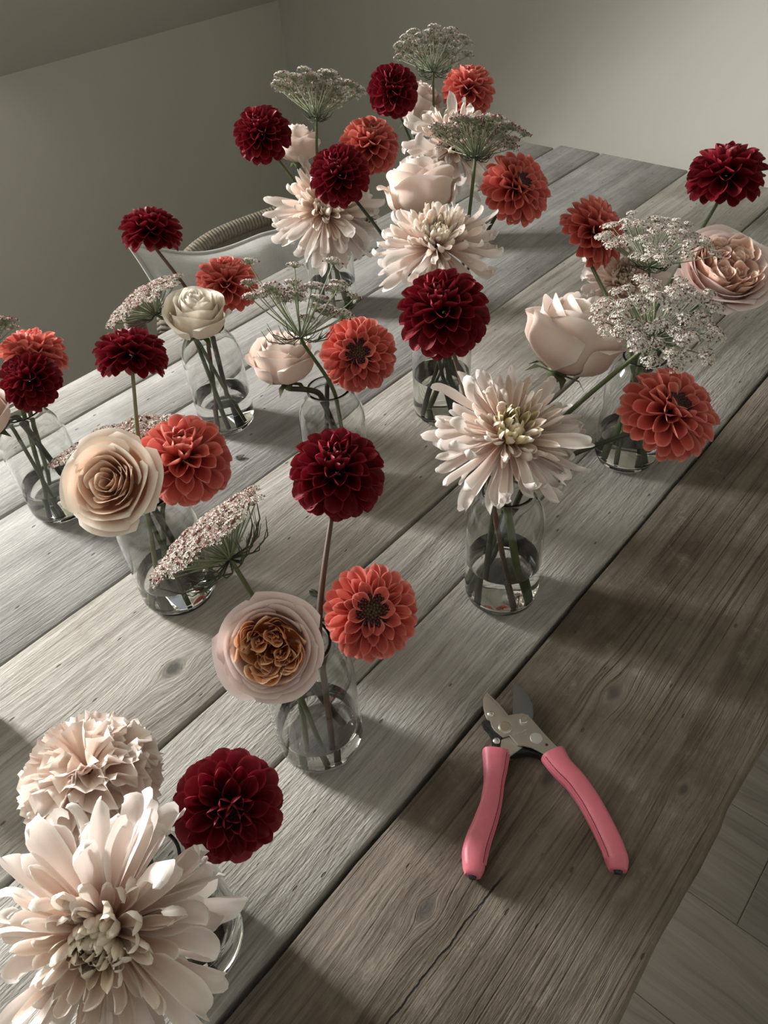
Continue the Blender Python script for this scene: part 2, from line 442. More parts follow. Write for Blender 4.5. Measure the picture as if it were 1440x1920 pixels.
def plank_box(w, l):
    e, d = 0.0016, 0.0016
    vs_ = [(e, e, 0), (w - e, e, 0), (w - e, l - e, 0), (e, l - e, 0), (0, 0, -d), (w, 0, -d), (w, l, -d), (0, l, -d), (0, 0, -0.008), (w, 0, -0.008), (w, l, -0.008), (0, l, -0.008)]
    fs = [(0, 1, 2, 3)] + [(4 + i, 4 + (i + 1) % 4, (i + 1) % 4, i) for i in range(4)] + [(8 + i, 8 + (i + 1) % 4, 4 + (i + 1) % 4, 4 + i) for i in range(4)]
    return mesh('floor_plank', vs_, fs, None, False, [FM])
pm = plank_box(PW - 0.0006, PL - 0.0006)
k0 = int(math.floor((X0 - 0.451) / PW))
k = k0
while 0.451 + k * PW < ROOM_X:
    sh = (0.37 * k * PL) % PL
    y = Y0 - sh
    while y < KNEE_Y:
        obj('floor_plank', pm, floor, Matrix.Translation((0.451 + k * PW, y, 0)))
        y += PL
    k += 1

# ------------------------------------------------------------------ table
table = empty('table', (0.4, 0.49, 0))
tag(table, 'long rustic table of weathered grey scaffold boards', 'table')
TB = Vector((0.4, 0.49, 0))
planks = [  # y0, y1, x end, material arguments
    (-0.006, 0.1965, 1.595, dict(seed=1, dark=(0.050, 0.038, 0.027), light=(0.225, 0.192, 0.152), stain=0.75, lines=0.7, rough_rel=0.8, warp=0.012,
        knots=((0.1497, 0.1341, 0.009, 0.006), (0.3993, 0.1173, 0.010, 0.006), (0.354, 0.0295, 0.007, 0.004), (0.294, 0.1185, 0.012, 0.005)), cracks=((0.06, 0.215, 0.1105, 0.1035),))),
    (0.2005, 0.3055, 1.595, dict(seed=2, dark=(0.13, 0.115, 0.095), light=(0.49, 0.475, 0.44), rough_rel=1.25)),
    (0.3072, 0.3975, 1.598, dict(seed=3, dark=(0.13, 0.115, 0.095), light=(0.49, 0.475, 0.44), rough_rel=1.1)),
    (0.4015, 0.5965, 1.592, dict(seed=4, dark=(0.15, 0.13, 0.105), light=(0.48, 0.455, 0.41), pale=0.3, rough_rel=0.8,
        knots=((0.1639, 0.4563, 0.013, 0.010), (0.3326, 0.5597, 0.02, 0.012)))),
    (0.5975, 0.7945, 1.598, dict(seed=5, dark=(0.17, 0.165, 0.155), light=(0.40, 0.395, 0.38), pale=0.35, rough_rel=0.7, knots=((0.9, 0.68, 0.014, 0.010),))),
    (0.7985, 0.8985, 1.597, dict(seed=6, dark=(0.17, 0.165, 0.155), light=(0.43, 0.425, 0.41), pale=0.4, rough_rel=0.7)),
    (0.9005, 0.9850, 1.575, dict(seed=8, dark=(0.16, 0.15, 0.135), light=(0.40, 0.39, 0.365), pale=0.3, rough_rel=0.7, knots=((1.46, 0.94, 0.014, 0.009),))),
]
def table_plank(i, y0, y1, xe, args):
    xs = np.linspace(-0.78, xe, 130)
    vs_, fs = [], []
    amp0 = 0.0030 if i == 0 else 0.0009
    for x in xs:
        a = amp0 * mnoise.noise((x * 9, i * 7.3, 0)) * 1.4 + amp0 * 0.6 * mnoise.noise((x * 34, i * 7.3, 3))
        b = 0.0009 * mnoise.noise((x * 11, i * 5.1, 9)) * 1.3 + 0.0004 * mnoise.noise((x * 45, i * 5.1, 4))
        w = 0.0012 * mnoise.noise((x * 3, i, 5))
        e = 0.0035 + 0.0022 * mnoise.noise((x * 16, i, 8)) if i == 0 else 0.0022
        ya, yb = y0 + a, y1 + b
        prof_ = [(ya, -0.032), (ya, -0.0012 - e), (ya + e * 0.35, -0.0004 - e * 0.35), (ya + e, -0.0002), ((ya + yb) / 2, w * 0.4), (yb - 0.0022, -0.0002), (yb - 0.0007, -0.0008), (yb, -0.003), (yb, -0.032)]
        for yy, zz in prof_: vs_.append((x, yy, TH + zz))
    m = len(prof_)
    for k in range(len(xs) - 1):
        for j in range(m):
            fs.append((k * m + j, (k + 1) * m + j, (k + 1) * m + (j + 1) % m, k * m + (j + 1) % m))
    fs.append(tuple(range(m))); fs.append(tuple((len(xs) - 1) * m + j for j in range(m - 1, -1, -1)))
    fs = [tuple(reversed(f)) for f in fs]
    me = mesh('table_plank', vs_, fs, None, False, [wood_mat('weathered_board_%d' % i, **args)])
    sm = [not (abs(p.normal.x) > 0.9) for p in me.polygons]
    me.polygons.foreach_set('use_smooth', sm)
    try:
        me.set_sharp_from_angle(angle=math.radians(50))
    except Exception:
        pass
    return obj('table_plank', me, table, Matrix.Translation(-TB))
for i, (y0, y1, xe, args) in enumerate(planks):
    table_plank(i, y0, y1, xe, args)
LEGM = wood_mat('leg_wood', seed=11, dark=(0.08, 0.065, 0.05), light=(0.26, 0.235, 0.2))
for lx in (-0.62, 1.40):
    for ly_ in (0.10, 0.80):
        g = Geo(); g.box((lx, ly_, 0), (lx + 0.09, ly_ + 0.09, TH - 0.02)); g.build('leg', [LEGM], table, False, Matrix.Translation(-TB))
for bx_ in (-0.60, 0.40, 1.41):
    g = Geo(); g.box((bx_, 0.03, TH - 0.09), (bx_ + 0.07, 0.95, TH - 0.028)); g.build('batten', [LEGM], table, False, Matrix.Translation(-TB))

# ------------------------------------------------------------------ wicker chair and its cushion
WK = plain('wicker', (0.16, 0.135, 0.10), 0.8, bump=0.4, bscale=300, var=0.4, vscale=120)
CR = math.radians(-11)
chair = empty('wicker_chair', (0.93, 1.10, 0))
tag(chair, 'woven wicker armchair pushed in at the table', 'chair')
CM = Matrix.Rotation(CR, 4, 'Z')
rim = []
for i in range(41):
    q = -0.75 + 1.5 * i / 40
    xx = 0.33 * math.sin(q * 1.35) / math.sin(0.75 * 1.35)
    yy = 0.12 - 0.22 * abs(q / 0.75) ** 3
    rim.append((xx, yy, TH - 0.018 - 0.20 * abs(q / 0.75) ** 3))
def wound(g, path, r, turns, rr):
    path = [Vector(p) for p in path]
    n = turns * 7
    pts = []
    for i in range(n + 1):
        s = i / n * (len(path) - 1)
        a = min(int(s), len(path) - 2)
        p = path[a].lerp(path[a + 1], s - a)
        t = (path[a + 1] - path[a]).normalized()
        u = t.cross(Vector((0, 0, 1))).normalized(); w = u.cross(t)
        q = 2 * PI * i / 7
        pts.append(p + u * (r * math.cos(q)) + w * (r * math.sin(q)))
    g.tube(pts, rr, 5)
g = Geo(); g.tube(rim, 0.0125, 8); wound(g, rim, 0.0125, 110, 0.0045)
g.build('rim', [WK], chair, True, CM)
g = Geo()                               # woven shell below the rim
nu, nz = 90, 34
for i in range(nu):
    s = i / (nu - 1) * 40
    a = min(int(s), 39); f = s - a
    p = Vector(rim[a]).lerp(Vector(rim[a + 1]), f)
    for j in range(nz):
        z = 0.42 + (p.z - 0.42) * j / (nz - 1)
        bul = 0.004 * math.sin(i * 1.6) * (1 if j % 2 else -1)
        k = 0.86 + 0.14 * j / (nz - 1)
        g.v.append((p.x * k, (p.y + 0.2) * k - 0.2 + bul, z))
for i in range(nu - 1):
    for j in range(nz - 1):
        g.f.append((i * nz + j, (i + 1) * nz + j, (i + 1) * nz + j + 1, i * nz + j + 1)); g.m.append(0)
o = g.build('backrest', [WK], chair, True, CM)
md = o.modifiers.new('thick', 'SOLIDIFY'); md.thickness = 0.014
g = Geo(); g.box((-0.27, -0.42, 0.38), (0.27, 0.06, 0.43)); g.build('seat', [WK], chair, False, CM)
for sx in (-0.24, 0.24):
    for sy in (-0.38, 0.02):
        g = Geo(); g.tube([(sx, sy, 0), (sx, sy, 0.39)], 0.018, 8); g.build('leg', [WK], chair, True, CM)
for sx in (-1, 1):                       # wound arm posts
    path = [(sx * 0.325, 0.02, TH - 0.05), (sx * 0.325, 0.03, TH - 0.15), (sx * 0.30, 0.02, 0.42)]
    g = Geo(); g.tube(path, 0.016, 8); wound(g, path, 0.016, 36, 0.005); g.build('arm_post', [WK], chair, True, CM)

def linen():
    t = NT('grey_linen')
    P = t.n('TexCoord').outputs['Object']
    a = t.noise(t.mapping(P, scale=(700, 60, 60)), 1.0, 2)
    b = t.noise(t.mapping(P, scale=(60, 60, 700)), 1.0, 2)
    c = t.mix(t.math('MULTIPLY', t.math('ADD', a, b), 0.5), (0.40, 0.40, 0.385, 1), (0.60, 0.60, 0.585, 1))
    bp = t.n('Bump', {'Height': t.math('ADD', a, b), 'Strength': 0.3, 'Distance': 0.001})
    t.surf(t.n('BsdfPrincipled', {'Base Color': c, 'Roughness': 0.9, 'Specular IOR Level': 0.1, 'Normal': bp}))
    return t.mat
LN = linen()
cushion = empty('chair_cushion', (0.87, 1.085, TH - 0.1425))
tag(cushion, 'pale grey linen cushion leaning in the wicker chair', 'cushion')
hw, hh = 0.25, 0.1875
def cush(u, v, s):
    fl = 0.012
    d = max(0, 1 - abs(u) ** 2.6) * max(0, 1 - abs(v) ** 2.6)
    th = 0.055 * d ** 0.42
    sag = -0.045 * (1 - u * u) * max(0, v) + 0.008 * math.sin(5 * u + 1) * v - 0.02 * max(0, u) * max(0, v)
    wr = 0.006 * mnoise.noise((u * 3, v * 3, 2 + s)) * d + 0.007 * math.sin(9 * u + 4 * v + 3 * math.sin(3 * u)) * d * max(0, v + .3) ** 1.5
    return (u * hw * (1 - 0.15 * (1 - v * v)) * (1 - 0.22 * max(0, -v)), s * (th + wr), v * hh + sag)
g = Geo()
NU = 30
for s in (-1, 1):
    b = len(g.v)
    for i in range(NU + 1):
        for j in range(NU + 1):
            g.v.append(cush(2 * i / NU - 1, 2 * j / NU - 1, s))
    for i in range(NU):
        for j in range(NU):
            q = (b + i * (NU + 1) + j, b + (i + 1) * (NU + 1) + j, b + (i + 1) * (NU + 1) + j + 1, b + i * (NU + 1) + j + 1)
            g.f.append(q if s < 0 else tuple(reversed(q))); g.m.append(0)
CUM = Matrix.Rotation(CR, 4, 'Z') @ Matrix.Rotation(math.radians(-15), 4, 'X') @ Matrix.Rotation(math.radians(4), 4, 'Y')
g.build('cover', [LN], cushion, True, CUM)
edge = []
for i in range(NU): edge.append(cush(2 * i / NU - 1, 1, 1))
for i in range(NU): edge.append(cush(1, 1 - 2 * i / NU, 1))
for i in range(NU): edge.append(cush(1 - 2 * i / NU, -1, 1))
for i in range(NU + 1): edge.append(cush(-1, -1 + 2 * i / NU, 1))
g = Geo(); g.tube(edge, 0.0045, 6, caps=False); g.build('piping', [LN], cushion, True, CUM)

# ------------------------------------------------------------------ vases
GL = [(0, 0.0012), (0.024, 0.0010), (0.027, 0.0), (0.0325, 0.0016), (0.0358, 0.006), (0.037, 0.013), (0.0370, 0.04), (0.0370, 0.07), (0.037, 0.096), (0.0366, 0.104), (0.0350, 0.1125), (0.0322, 0.1205), (0.0285, 0.1270), (0.0252, 0.1312), (0.0236, 0.1345), (0.0232, 0.1380), (0.0236, 0.1405), (0.0231, 0.1420), (0.0220, 0.1422),
      (0.0213, 0.1408), (0.0212, 0.138), (0.0216, 0.1345), (0.0238, 0.1298), (0.0272, 0.1252), (0.0308, 0.1188), (0.0334, 0.1112), (0.0349, 0.1035), (0.0353, 0.096), (0.0353, 0.07), (0.0353, 0.04), (0.0353, 0.016), (0.0340, 0.0098), (0.030, 0.0066), (0.022, 0.0056), (0, 0.0052)]
gv, gf = lathe(GL, 64)
gf = [tuple(reversed(f)) for f in gf]
glass_me = mesh('vase_glass', gv, gf, None, True, [M['glass']])
import bmesh
def fix(me):
    b = bmesh.new(); b.from_mesh(me); bmesh.ops.recalc_face_normals(b, faces=b.faces); b.to_mesh(me); b.free()
fix(glass_me)
VASES = {
 'V1': ((0.025, 0.25), 0.040, 'clear glass vase holding the pale ruffled carnation'),
 'V2': ((0.201, 0.292), 0.034, 'clear glass vase standing next to the pink-handled pruners'),
 'V3': ((0.231, 0.529), 0.036, 'clear glass vase under the open peach rose with swirled petals'),
 'V4': ((0.229, 0.752), 0.042, 'clear glass vase with a burgundy dahlia drooping close over its rim'),
 'V5': ((0.46, 0.719), 0.045, 'clear glass vase under the ivory rose, with crossed thin stems'),
 'V6': ((0.456, 0.507), 0.040, 'clear glass vase holding a half-open blush rose and an airy green umbel'),
 'V7': ((0.645, 0.50), 0.062, 'well filled clear glass vase behind the yellow-hearted chrysanthemum'),
 'V8': ((0.77, 0.814), 0.045, 'clear glass vase beside the cushioned wicker chair'),
 'V9': ((1.036, 0.828), 0.045, 'clear glass vase nearest the corner of the room'),
 'V10': ((0.436, 0.264), 0.052, 'clear glass vase under the yellow-hearted chrysanthemum, one thick green stem inside'),
 'V11': ((0.703, 0.267), 0.040, 'clear glass vase under two lacy white umbels'),
 'V12': ((-0.009, 0.549), 0.038, 'clear glass vase without flowers near the table end'),
}
for k, ((x, y), lev, lab) in VASES.items():
    v = empty('glass_vase', (x, y, TH))
    tag(v, lab, 'vase', 'clear glass vases along the table')
    sc_ = 1.05 if k == 'V3' else 1.0
    obj('vase_body', glass_me, v, Matrix.Diagonal((sc_, sc_, 1, 1)))
    wp = [(0, 0.0054), (0.022, 0.0058), (0.030, 0.0068), (0.0341, 0.0099), (0.0355, 0.0161), (0.0355, lev - 0.003), (0.0355, lev + 0.0012), (0.0344, lev + 0.0003), (0.0325, lev), (0, lev)]
    wv_, wf_ = lathe(wp, 64)
    me = mesh('water', wv_, wf_, None, True, [M['water']]); fix(me)
    try: me.set_sharp_from_angle(angle=math.radians(60))
    except Exception: pass
    obj('water', me, v, Matrix.Diagonal((sc_, sc_, 1, 1)))

# ------------------------------------------------------------------ petals
def interp(xs, ys): return lambda v: float(np.interp(v, xs, ys))
def strap(name, mat, wprof, alpha, bend, nx=4, ny=9, twist=0.0, tipnotch=0.0, wav=0.0, ph=0.0):
    """petal of length 1 along +Y, concave side +Z; width profile, roll (radians), bend (radians per length), twist"""
    vs_, uv, fs = [], [], []
    ang, y, z = 0.0, 0.0, 0.0
    for j in range(ny + 1):
        v = 1 - (1 - j / ny) ** 1.35
        if j:
            dv = v - pv
            ang += bend(v - dv / 2) * dv
            y += math.cos(ang) * dv; z += math.sin(ang) * dv
        pv = v
        w = wprof(v); al = max(0.05, alpha(v)); tw = twist * v
        for i in range(nx + 1):
            u = 2 * i / nx - 1
            xx = w / al * math.sin(u * al)
            hh_ = w / al * (1 - math.cos(u * al)) + wav * w * math.sin(5 * u + 7 * v + ph) * v
            x2 = xx * math.cos(tw) - hh_ * math.sin(tw); h2 = xx * math.sin(tw) + hh_ * math.cos(tw)
            n_off = -tipnotch * (1 - abs(u)) if j == ny else 0.0
            vs_.append((x2, y - h2 * math.sin(ang) + n_off * math.cos(ang), z + h2 * math.cos(ang) + n_off * math.sin(ang)))
            uv.append((i / nx, v))
    for j in range(ny):
        for i in range(nx):
            a = j * (nx + 1) + i
            fs.append((a, a + 1, a + nx + 2, a + nx + 1))
    return mesh(name, vs_, fs, uv, True, [mat])

DW = interp([0, .15, .4, .62, .8, .9, .96, 1], [.14, .26, .43, .5, .49, .42, .30, .10])
def dahlia_set(mat, nm):
    return {
     'in': [strap(nm, mat, DW, interp([0, 1], [2.0, 1.7]), interp([0, .6, 1], [0.2, 0.7, 1.2]))],
     'mid': [strap(nm, mat, DW, interp([0, .5, 1], [1.7, 1.45, a]), interp([0, .5, 1], [-.2, .15, b])) for a, b in ((1.2, .5), (1.0, .2), (1.35, .4))],
     'out': [strap(nm, mat, DW, interp([0, .5, 1], [1.3, 1.0, a]), interp([0, .5, 1], [-.3, -.25, b])) for a, b in ((.75, -.1), (.6, -.4), (.9, .1))],
     'flat': [strap(nm, mat, DW, interp([0, .5, 1], [1.1, .7, a]), interp([0, .5, 1], [-.1, -.2, b])) for a, b in ((.5, -.2), (.4, -.5), (.65, 0.0))],
    }
DS = {'bur': dahlia_set(M['bur'], 'petal'), 'cor': dahlia_set(M['cor'], 'petal')}

def place(me, name, root, base, Q, d, inner, L, W, roll=0.0):
    """put a petal: base point, long axis d, concave side towards inner (both in head space, turned by Q)"""
    yv = Vector(d).normalized()
    zv = Vector(inner); zv = (zv - yv * zv.dot(yv)).normalized()
    xv = yv.cross(zv)
    R3 = Q @ Matrix((xv, yv, zv)).transposed() @ Matrix.Rotation(roll, 3, 'Y')
    m = R3.to_4x4() @ Matrix.Diagonal((W, L, (W + L) / 2, 1))
    m.translation = base
    return obj(name, me, root, m)

def sph(th, ph): return Vector((math.sin(th) * math.cos(ph), math.sin(th) * math.sin(ph), math.cos(th)))

def route_points(vase, route):
    """where a stem passes the vase mouth and where it stands on the vase floor"""
    ma, mr, fa, bow = route
    c = Vector((vase[0], vase[1], TH))
    return (c + Vector((mr * math.cos(ma), mr * math.sin(ma), 0.134)), c + Vector((0.021 * math.cos(fa), 0.021 * math.sin(fa), 0.0072)), bow)

def stem_path(start, n, vase, route):
    mouth, foot, bow = route_points(vase, route)
    start = Vector(start)
    L = (start - mouth).length
    tdir = (foot - mouth).normalized()
    t0 = -Vector(n).normalized() * L * bow
    return hermite(start, t0, mouth, tdir * L * 0.9, 16)[:-1] + hermite(mouth, tdir * 0.126, foot, tdir * 0.126, 8)

def stem(root, rel0, start, n, vase, r_top, r_bot, mat, route, name='stem', bow=None):
    """stem from the head through the vase mouth to the vase floor; rel0 is the root's place"""
    pts = stem_path(start, n, vase, route)
    rad = [r_top + (r_bot - r_top) * min(1, i / 14) for i in range(len(pts))]
    g = Geo(); g.tube([p - rel0 for p in pts], rad, 8)
    g.build(name, [mat], root, True)

def root_for(name, vase, pos, route):
    """the flower's empty stands at the foot of its stem"""
    return empty(name, route_points(vase, route)[1])

def dahlia(kind, form, pos, D, n, vase, jit, label, group, smat, seed, n_scale=1.0):
    r_ = random.Random(seed)
    root = root_for('ball_dahlia' if kind == 'bur' else 'dahlia', vase, pos, jit)
    tag(root, label, 'dahlia', group)
    rel0 = Vector(root.location)
    P = Vector(pos); Q = frame(n, r_.uniform(0, 6.28)); R = D / 2
    form_ = {'ball': (108, 124, .66, .80, 13, 0.0), 'dome': (88, 124, .62, .72, 13, 0.05), 'open': (88, 104, .54, .44, 38, 0.12), 'flat': (88, 112, .6, .60, 25 if kind == 'cor' else 15, 0.08)}[form]
    N, tm, ex, ax, t0, drop = form_
    tm, t0 = math.radians(tm), math.radians(t0)
    cen = P - rel0 - Q @ Vector((0, 0, R * 0.12))
    S = DS[kind]
    for k in range(N):
        f = (k + 0.5) / N
        th = t0 + (tm - t0) * f ** ex
        dth = (tm - t0) * ex * f ** (ex - 1) / N
        A = 2 * PI * math.sin(max(th, 0.15)) * dth
        ph = k * GA + r_.uniform(-.10, .10)
        th2 = th + r_.uniform(-.05, .05)
        Rt = R * (ax + (1 - ax) * math.sin(min(th2, PI / 2)) ** 1.2) * r_.uniform(.95, 1.03)
        if th2 > PI / 2: Rt *= 1 - drop * 0.3
        base = sph(th2 * 0.92, ph) * (R * 0.16)
        d = sph(th2, ph)
        L = Rt - R * 0.16
        W = min(R * 0.62, 1.5 * math.sqrt(A) * Rt)
        if form in ('open', 'flat') and kind == 'cor':
            W *= .86
            if f < .30: L *= .80 + .66 * f
        inner = -sph(th2 + PI / 2, ph)
        grp = 'in' if f < (.0 if form in ('open', 'flat') and kind == 'cor' else .16) else ('mid' if f < .55 else 'out')
        if form in ('open', 'flat') and f > .42: grp = 'flat'
        me = r_.choice(S[grp])
        place(me, 'petal', root, cen + Q @ base, Q, d, inner, L, W, r_.uniform(-.12, .12))
    # heart of closed florets
    g = Geo()
    nb = 90 if form == 'open' else (60 if form == 'flat' else 34)
    for k in range(nb):
        f = (k + .5) / nb
        th = (t0 * 1.12) * math.sqrt(f)
        ph = k * GA
        w = R * (0.05 if form == 'open' else 0.055)
        if form in ('open', 'flat') and kind == 'cor':          # a visible disc of dark closed florets
            hr = (.36 if form == 'open' else .25) * R
            rr = hr * math.sqrt(f)
            bz = R * (.12 + .44 * ax)
            pts = [cen + Q @ Vector((rr * a * math.cos(ph), rr * a * math.sin(ph), z)) for a, z in ((.75, bz * .5), (.92, bz * (.84 + .16 * f)), (1.0, bz * (.95 + .17 * f)), (1.03, bz * (1.0 + .2 * f)))]
        else:
            d = Q @ sph(th, ph)
            L = R * (ax * 0.80 + 0.03 * f) * r_.uniform(.95, 1.05)
            pts = [cen + d * (L * a) for a in (0.55, 0.86, 0.95, 1.0)]
        g.tube(pts, [w * .7, w, w * .75, w * .12], 5, 1 if (f < .2 and kind == 'cor') else 0)
    g.build('heart', [M['burc'], M['burc']] if kind == 'bur' else [M['corc'], M['coreye']], root, True)
    back = P - (Q @ Vector((0, 0, 1))) * R * 0.30
    g = Geo()
    axv = Q @ Vector((0, 0, 1))
    g.tube([back - rel0 + axv * (R * a) for a in (-.12, -.02, .1, .2)], [0.0022, R * .13, R * .22, R * .2], 10)
    g.build('calyx', [M['stem_green']], root, True)
    stem(root, rel0, back - axv * R * 0.1, n, vase, 0.0016, 0.0026, smat, jit)
    return root

# ---- chrysanthemum
def chrys_sets():
    r_ = random.Random(3)
    S = {'in': [], 'inp': [], 'mid': [], 'out': []}
    W1 = interp([0, .3, .6, .85, .95, 1], [.10, .16, .24, .22, .14, .03])
    for k in range(5):
        for ky in ('in', 'inp'): S[ky].append(strap('petal', M['chr_' + ky], W1, interp([0, 1], [1.8, 1.5]), interp([0, .5, 1], [.2, .6 + .25 * k, 1.6 + .6 * k]), 4, 8))
    W2 = interp([0, .2, .5, .75, .9, .97, 1], [.06, .10, .17, .19, .15, .09, .02])
    for k in range(9):
        S['mid'].append(strap('petal', M['chr_mid'], W2, interp([0, .6, 1], [1.8, 1.5, r_.uniform(.8, 2.4)]), interp([0, .5, .8, 1], [r_.uniform(-.4, .4), r_.uniform(-.3, 1.4), r_.uniform(-.5, 4.2), r_.uniform(-6, 14)]), 4, 12, r_.uniform(-1.2, 1.2)))
    W3 = interp([0, .2, .5, .75, .9, .97, 1], [.045, .08, .125, .14, .11, .07, .012])
    for k in range(16):
        cur = r_.choice((-1, 1, 1)) * r_.uniform(.2, 1.3)
        S['out'].append(strap('petal', M['chr_out'], W3, interp([0, .5, .8, 1], [1.5, 1.2, r_.uniform(.7, 1.6), r_.uniform(.8, 2.6)]), interp([0, .35, .6, .8, .92, 1], [r_.uniform(-.6, .3), r_.uniform(-1.2, .8), r_.uniform(-1.8, 2.2), cur * 4.0, cur * 11.0, cur * 15.0]), 4, 16, r_.uniform(-1.6, 1.6), 0, .16, k))
    return S
CS = chrys_sets()
def chrysanthemum(pos, D, n, vase, jit, label, group, seed, slim=.68, droop=.15, heart='inp'):
    r_ = random.Random(seed)
    root = root_for('chrysanthemum', vase, pos, jit)
    tag(root, label, 'chrysanthemum', group)
    rel0 = Vector(root.location)
    P = Vector(pos); Q = frame(n, r_.uniform(0, 6.28)); R = D / 2
    cen = P - rel0 - Q @ Vector((0, 0, R * .10))
    NI, NM, NO = (56, 62, 66) if slim < .9 else (52, 58, 62)
    for k in range(NI):
        f = (k + .5) / NI
        th = math.radians(10 + 44 * f ** .6); ph = k * GA + r_.uniform(-.15, .15)
        place(r_.choice(CS[heart]), 'petal', root, cen + Q @ (sph(th * 1.2, ph) * R * .12), Q, sph(th * .85, ph), -sph(th + PI / 2, ph), R * r_.uniform(.30, .46) * (.78 + .45 * f), R * .36 * (.55 + .45 * slim), r_.uniform(-.3, .3))
    for k in range(NM):
        f = (k + .5) / NM
        th = math.radians(40 + 40 * f); ph = k * GA + r_.uniform(-.2, .2)
        place(r_.choice(CS['mid']), 'petal', root, cen + Q @ (sph(th, ph) * R * .11), Q, sph(th + r_.uniform(-.12, .12), ph), -sph(th + PI / 2, ph), R * r_.uniform(.48, .74) * (.85 + .32 * f), R * .62 * slim * r_.uniform(.8, 1.15), r_.uniform(-.6, .6))
    for k in range(NO):
        f = (k + .5) / NO
        th = math.radians(64 + 50 * f); ph = k * GA + r_.uniform(-.25, .25)
        place(r_.choice(CS['out']), 'petal', root, cen + Q @ (sph(th, ph) * R * .10), Q, sph(th + r_.uniform(-.2, .2), ph) + Q.transposed() @ Vector((0, 0, -droop * r_.uniform(.2, 1.6))), -sph(th + PI / 2, ph), R * r_.uniform(.80, 1.16), R * slim * r_.uniform(.9, 1.4), r_.uniform(-.8, .8))
    g = Geo()
    for k in range(30):
        f = (k + .5) / 30
        d = Q @ sph(math.radians(26) * math.sqrt(f), k * GA)
        g.tube([cen + d * (R * a) for a in (.05, .2, .27, .30)], [R * .03, R * .035, R * .025, R * .004], 5)
    g.build('heart', [M['chrc']], root, True)
    axv = Q @ Vector((0, 0, 1))
    back = P - axv * R * .16
    g = Geo()
    g.tube([back - rel0 + axv * (R * a) for a in (-.14, -.05, .03, .12)], [0.003, R * .10, R * .15, R * .13], 10)
    g.build('calyx', [M['stem_green']], root, True)
    stem(root, rel0, back - axv * R * .12, n, vase, 0.0030, 0.0038, M['stem_green'], jit, bow=0.6)
    return root

# ---- roses: petals wrap around the axis, unit radius
def rose_petal(name, mat, rb, h, fl, om, rc, ph, edge=0.0, rnd=0, nu=8, nv=9, z0=0.0, point=0.0, lean=0.0):
    r_ = random.Random(rnd)
    vs_, uv, fs = [], [], []
    wp = interp([0, .2, .5, .75, .9, 1], [.42, .72, 1.0, 1.0, .95, .74])
    a1, a2 = r_.uniform(0, 6), r_.uniform(0, 6)
    for j in range(nv + 1):
        v = j / nv
        rr0 = rb * (1 - (1 - min(1, v / .55)) ** 2) + fl * max(0, (v - .35) / .65) ** 1.5
        zz0 = z0 + h * (.25 * v + .75 * v ** 1.3)
        tt = max(0, (v - .74) / .26)
        rr0 += rc * tt ** 1.3
        zz0 -= rc * .75 * tt ** 2.2
        for i in range(nu + 1):
            u = 2 * i / nu - 1
            q = ph + u * om * wp(v)
            rr = rr0 + edge * u * u * v * v + .018 * math.sin(3 * u + a1) * v + lean * u * v
            zz = zz0 - h * .12 * abs(u) ** 3 * v ** 3 + .02 * math.sin(4 * u + a2) * v * v + point * h * max(0, 1 - abs(u) * 2.5) * tt
            vs_.append((rr * math.cos(q), rr * math.sin(q), zz)); uv.append((i / nu, v))
    for j in range(nv):
        for i in range(nu):
            a = j * (nu + 1) + i
            fs.append((a, a + 1, a + nu + 2, a + nu + 1))
    return mesh(name, vs_, fs, uv, True, [mat])

def rose_set(mat, form):
    out = []
    if form == 'bud':                         # rings: count, radius, height, flare, half angle, roll back
        rings = ((3, .09, 1.34, -.02, 1.5, .0), (3, .19, 1.35, -.04, 1.4, .0), (4, .31, 1.33, -.07, 1.25, .01), (4, .44, 1.28, -.08, 1.2, .025), (4, .57, 1.20, -.05, 1.15, .05), (3, .69, 1.10, .0, 1.2, .07), (3, .73, .96, .05, .95, .14))
    else:
        rings = ((3, .07, .80, .03, 1.4, .0), (4, .15, .82, .05, 1.3, .01), (5, .26, .84, .07, 1.1, .02), (5, .38, .86, .09, 1.0, .03), (5, .50, .85, .11, .95, .04), (5, .62, .80, .14, .90, .07), (5, .72, .70, .20, .85, .12), (4, .76, .58, .28, .80, .15))
    q0 = 0.0
    for ri, (cnt, rb, h, fl, om, rc) in enumerate(rings):
        q0 += 1.13
        for i in range(cnt):
            out.append(rose_petal('petal', M['ros_peach_in'] if (form == 'open' and ri < 5) else mat, rb + .022 * i, h - .012 * i, fl, om, rc, q0 + i * 2 * PI / cnt + .12 * math.sin(7 * ri + i), .03, 10 * ri + i, nu=14, nv=10, point=.02, lean=.035))
    return out
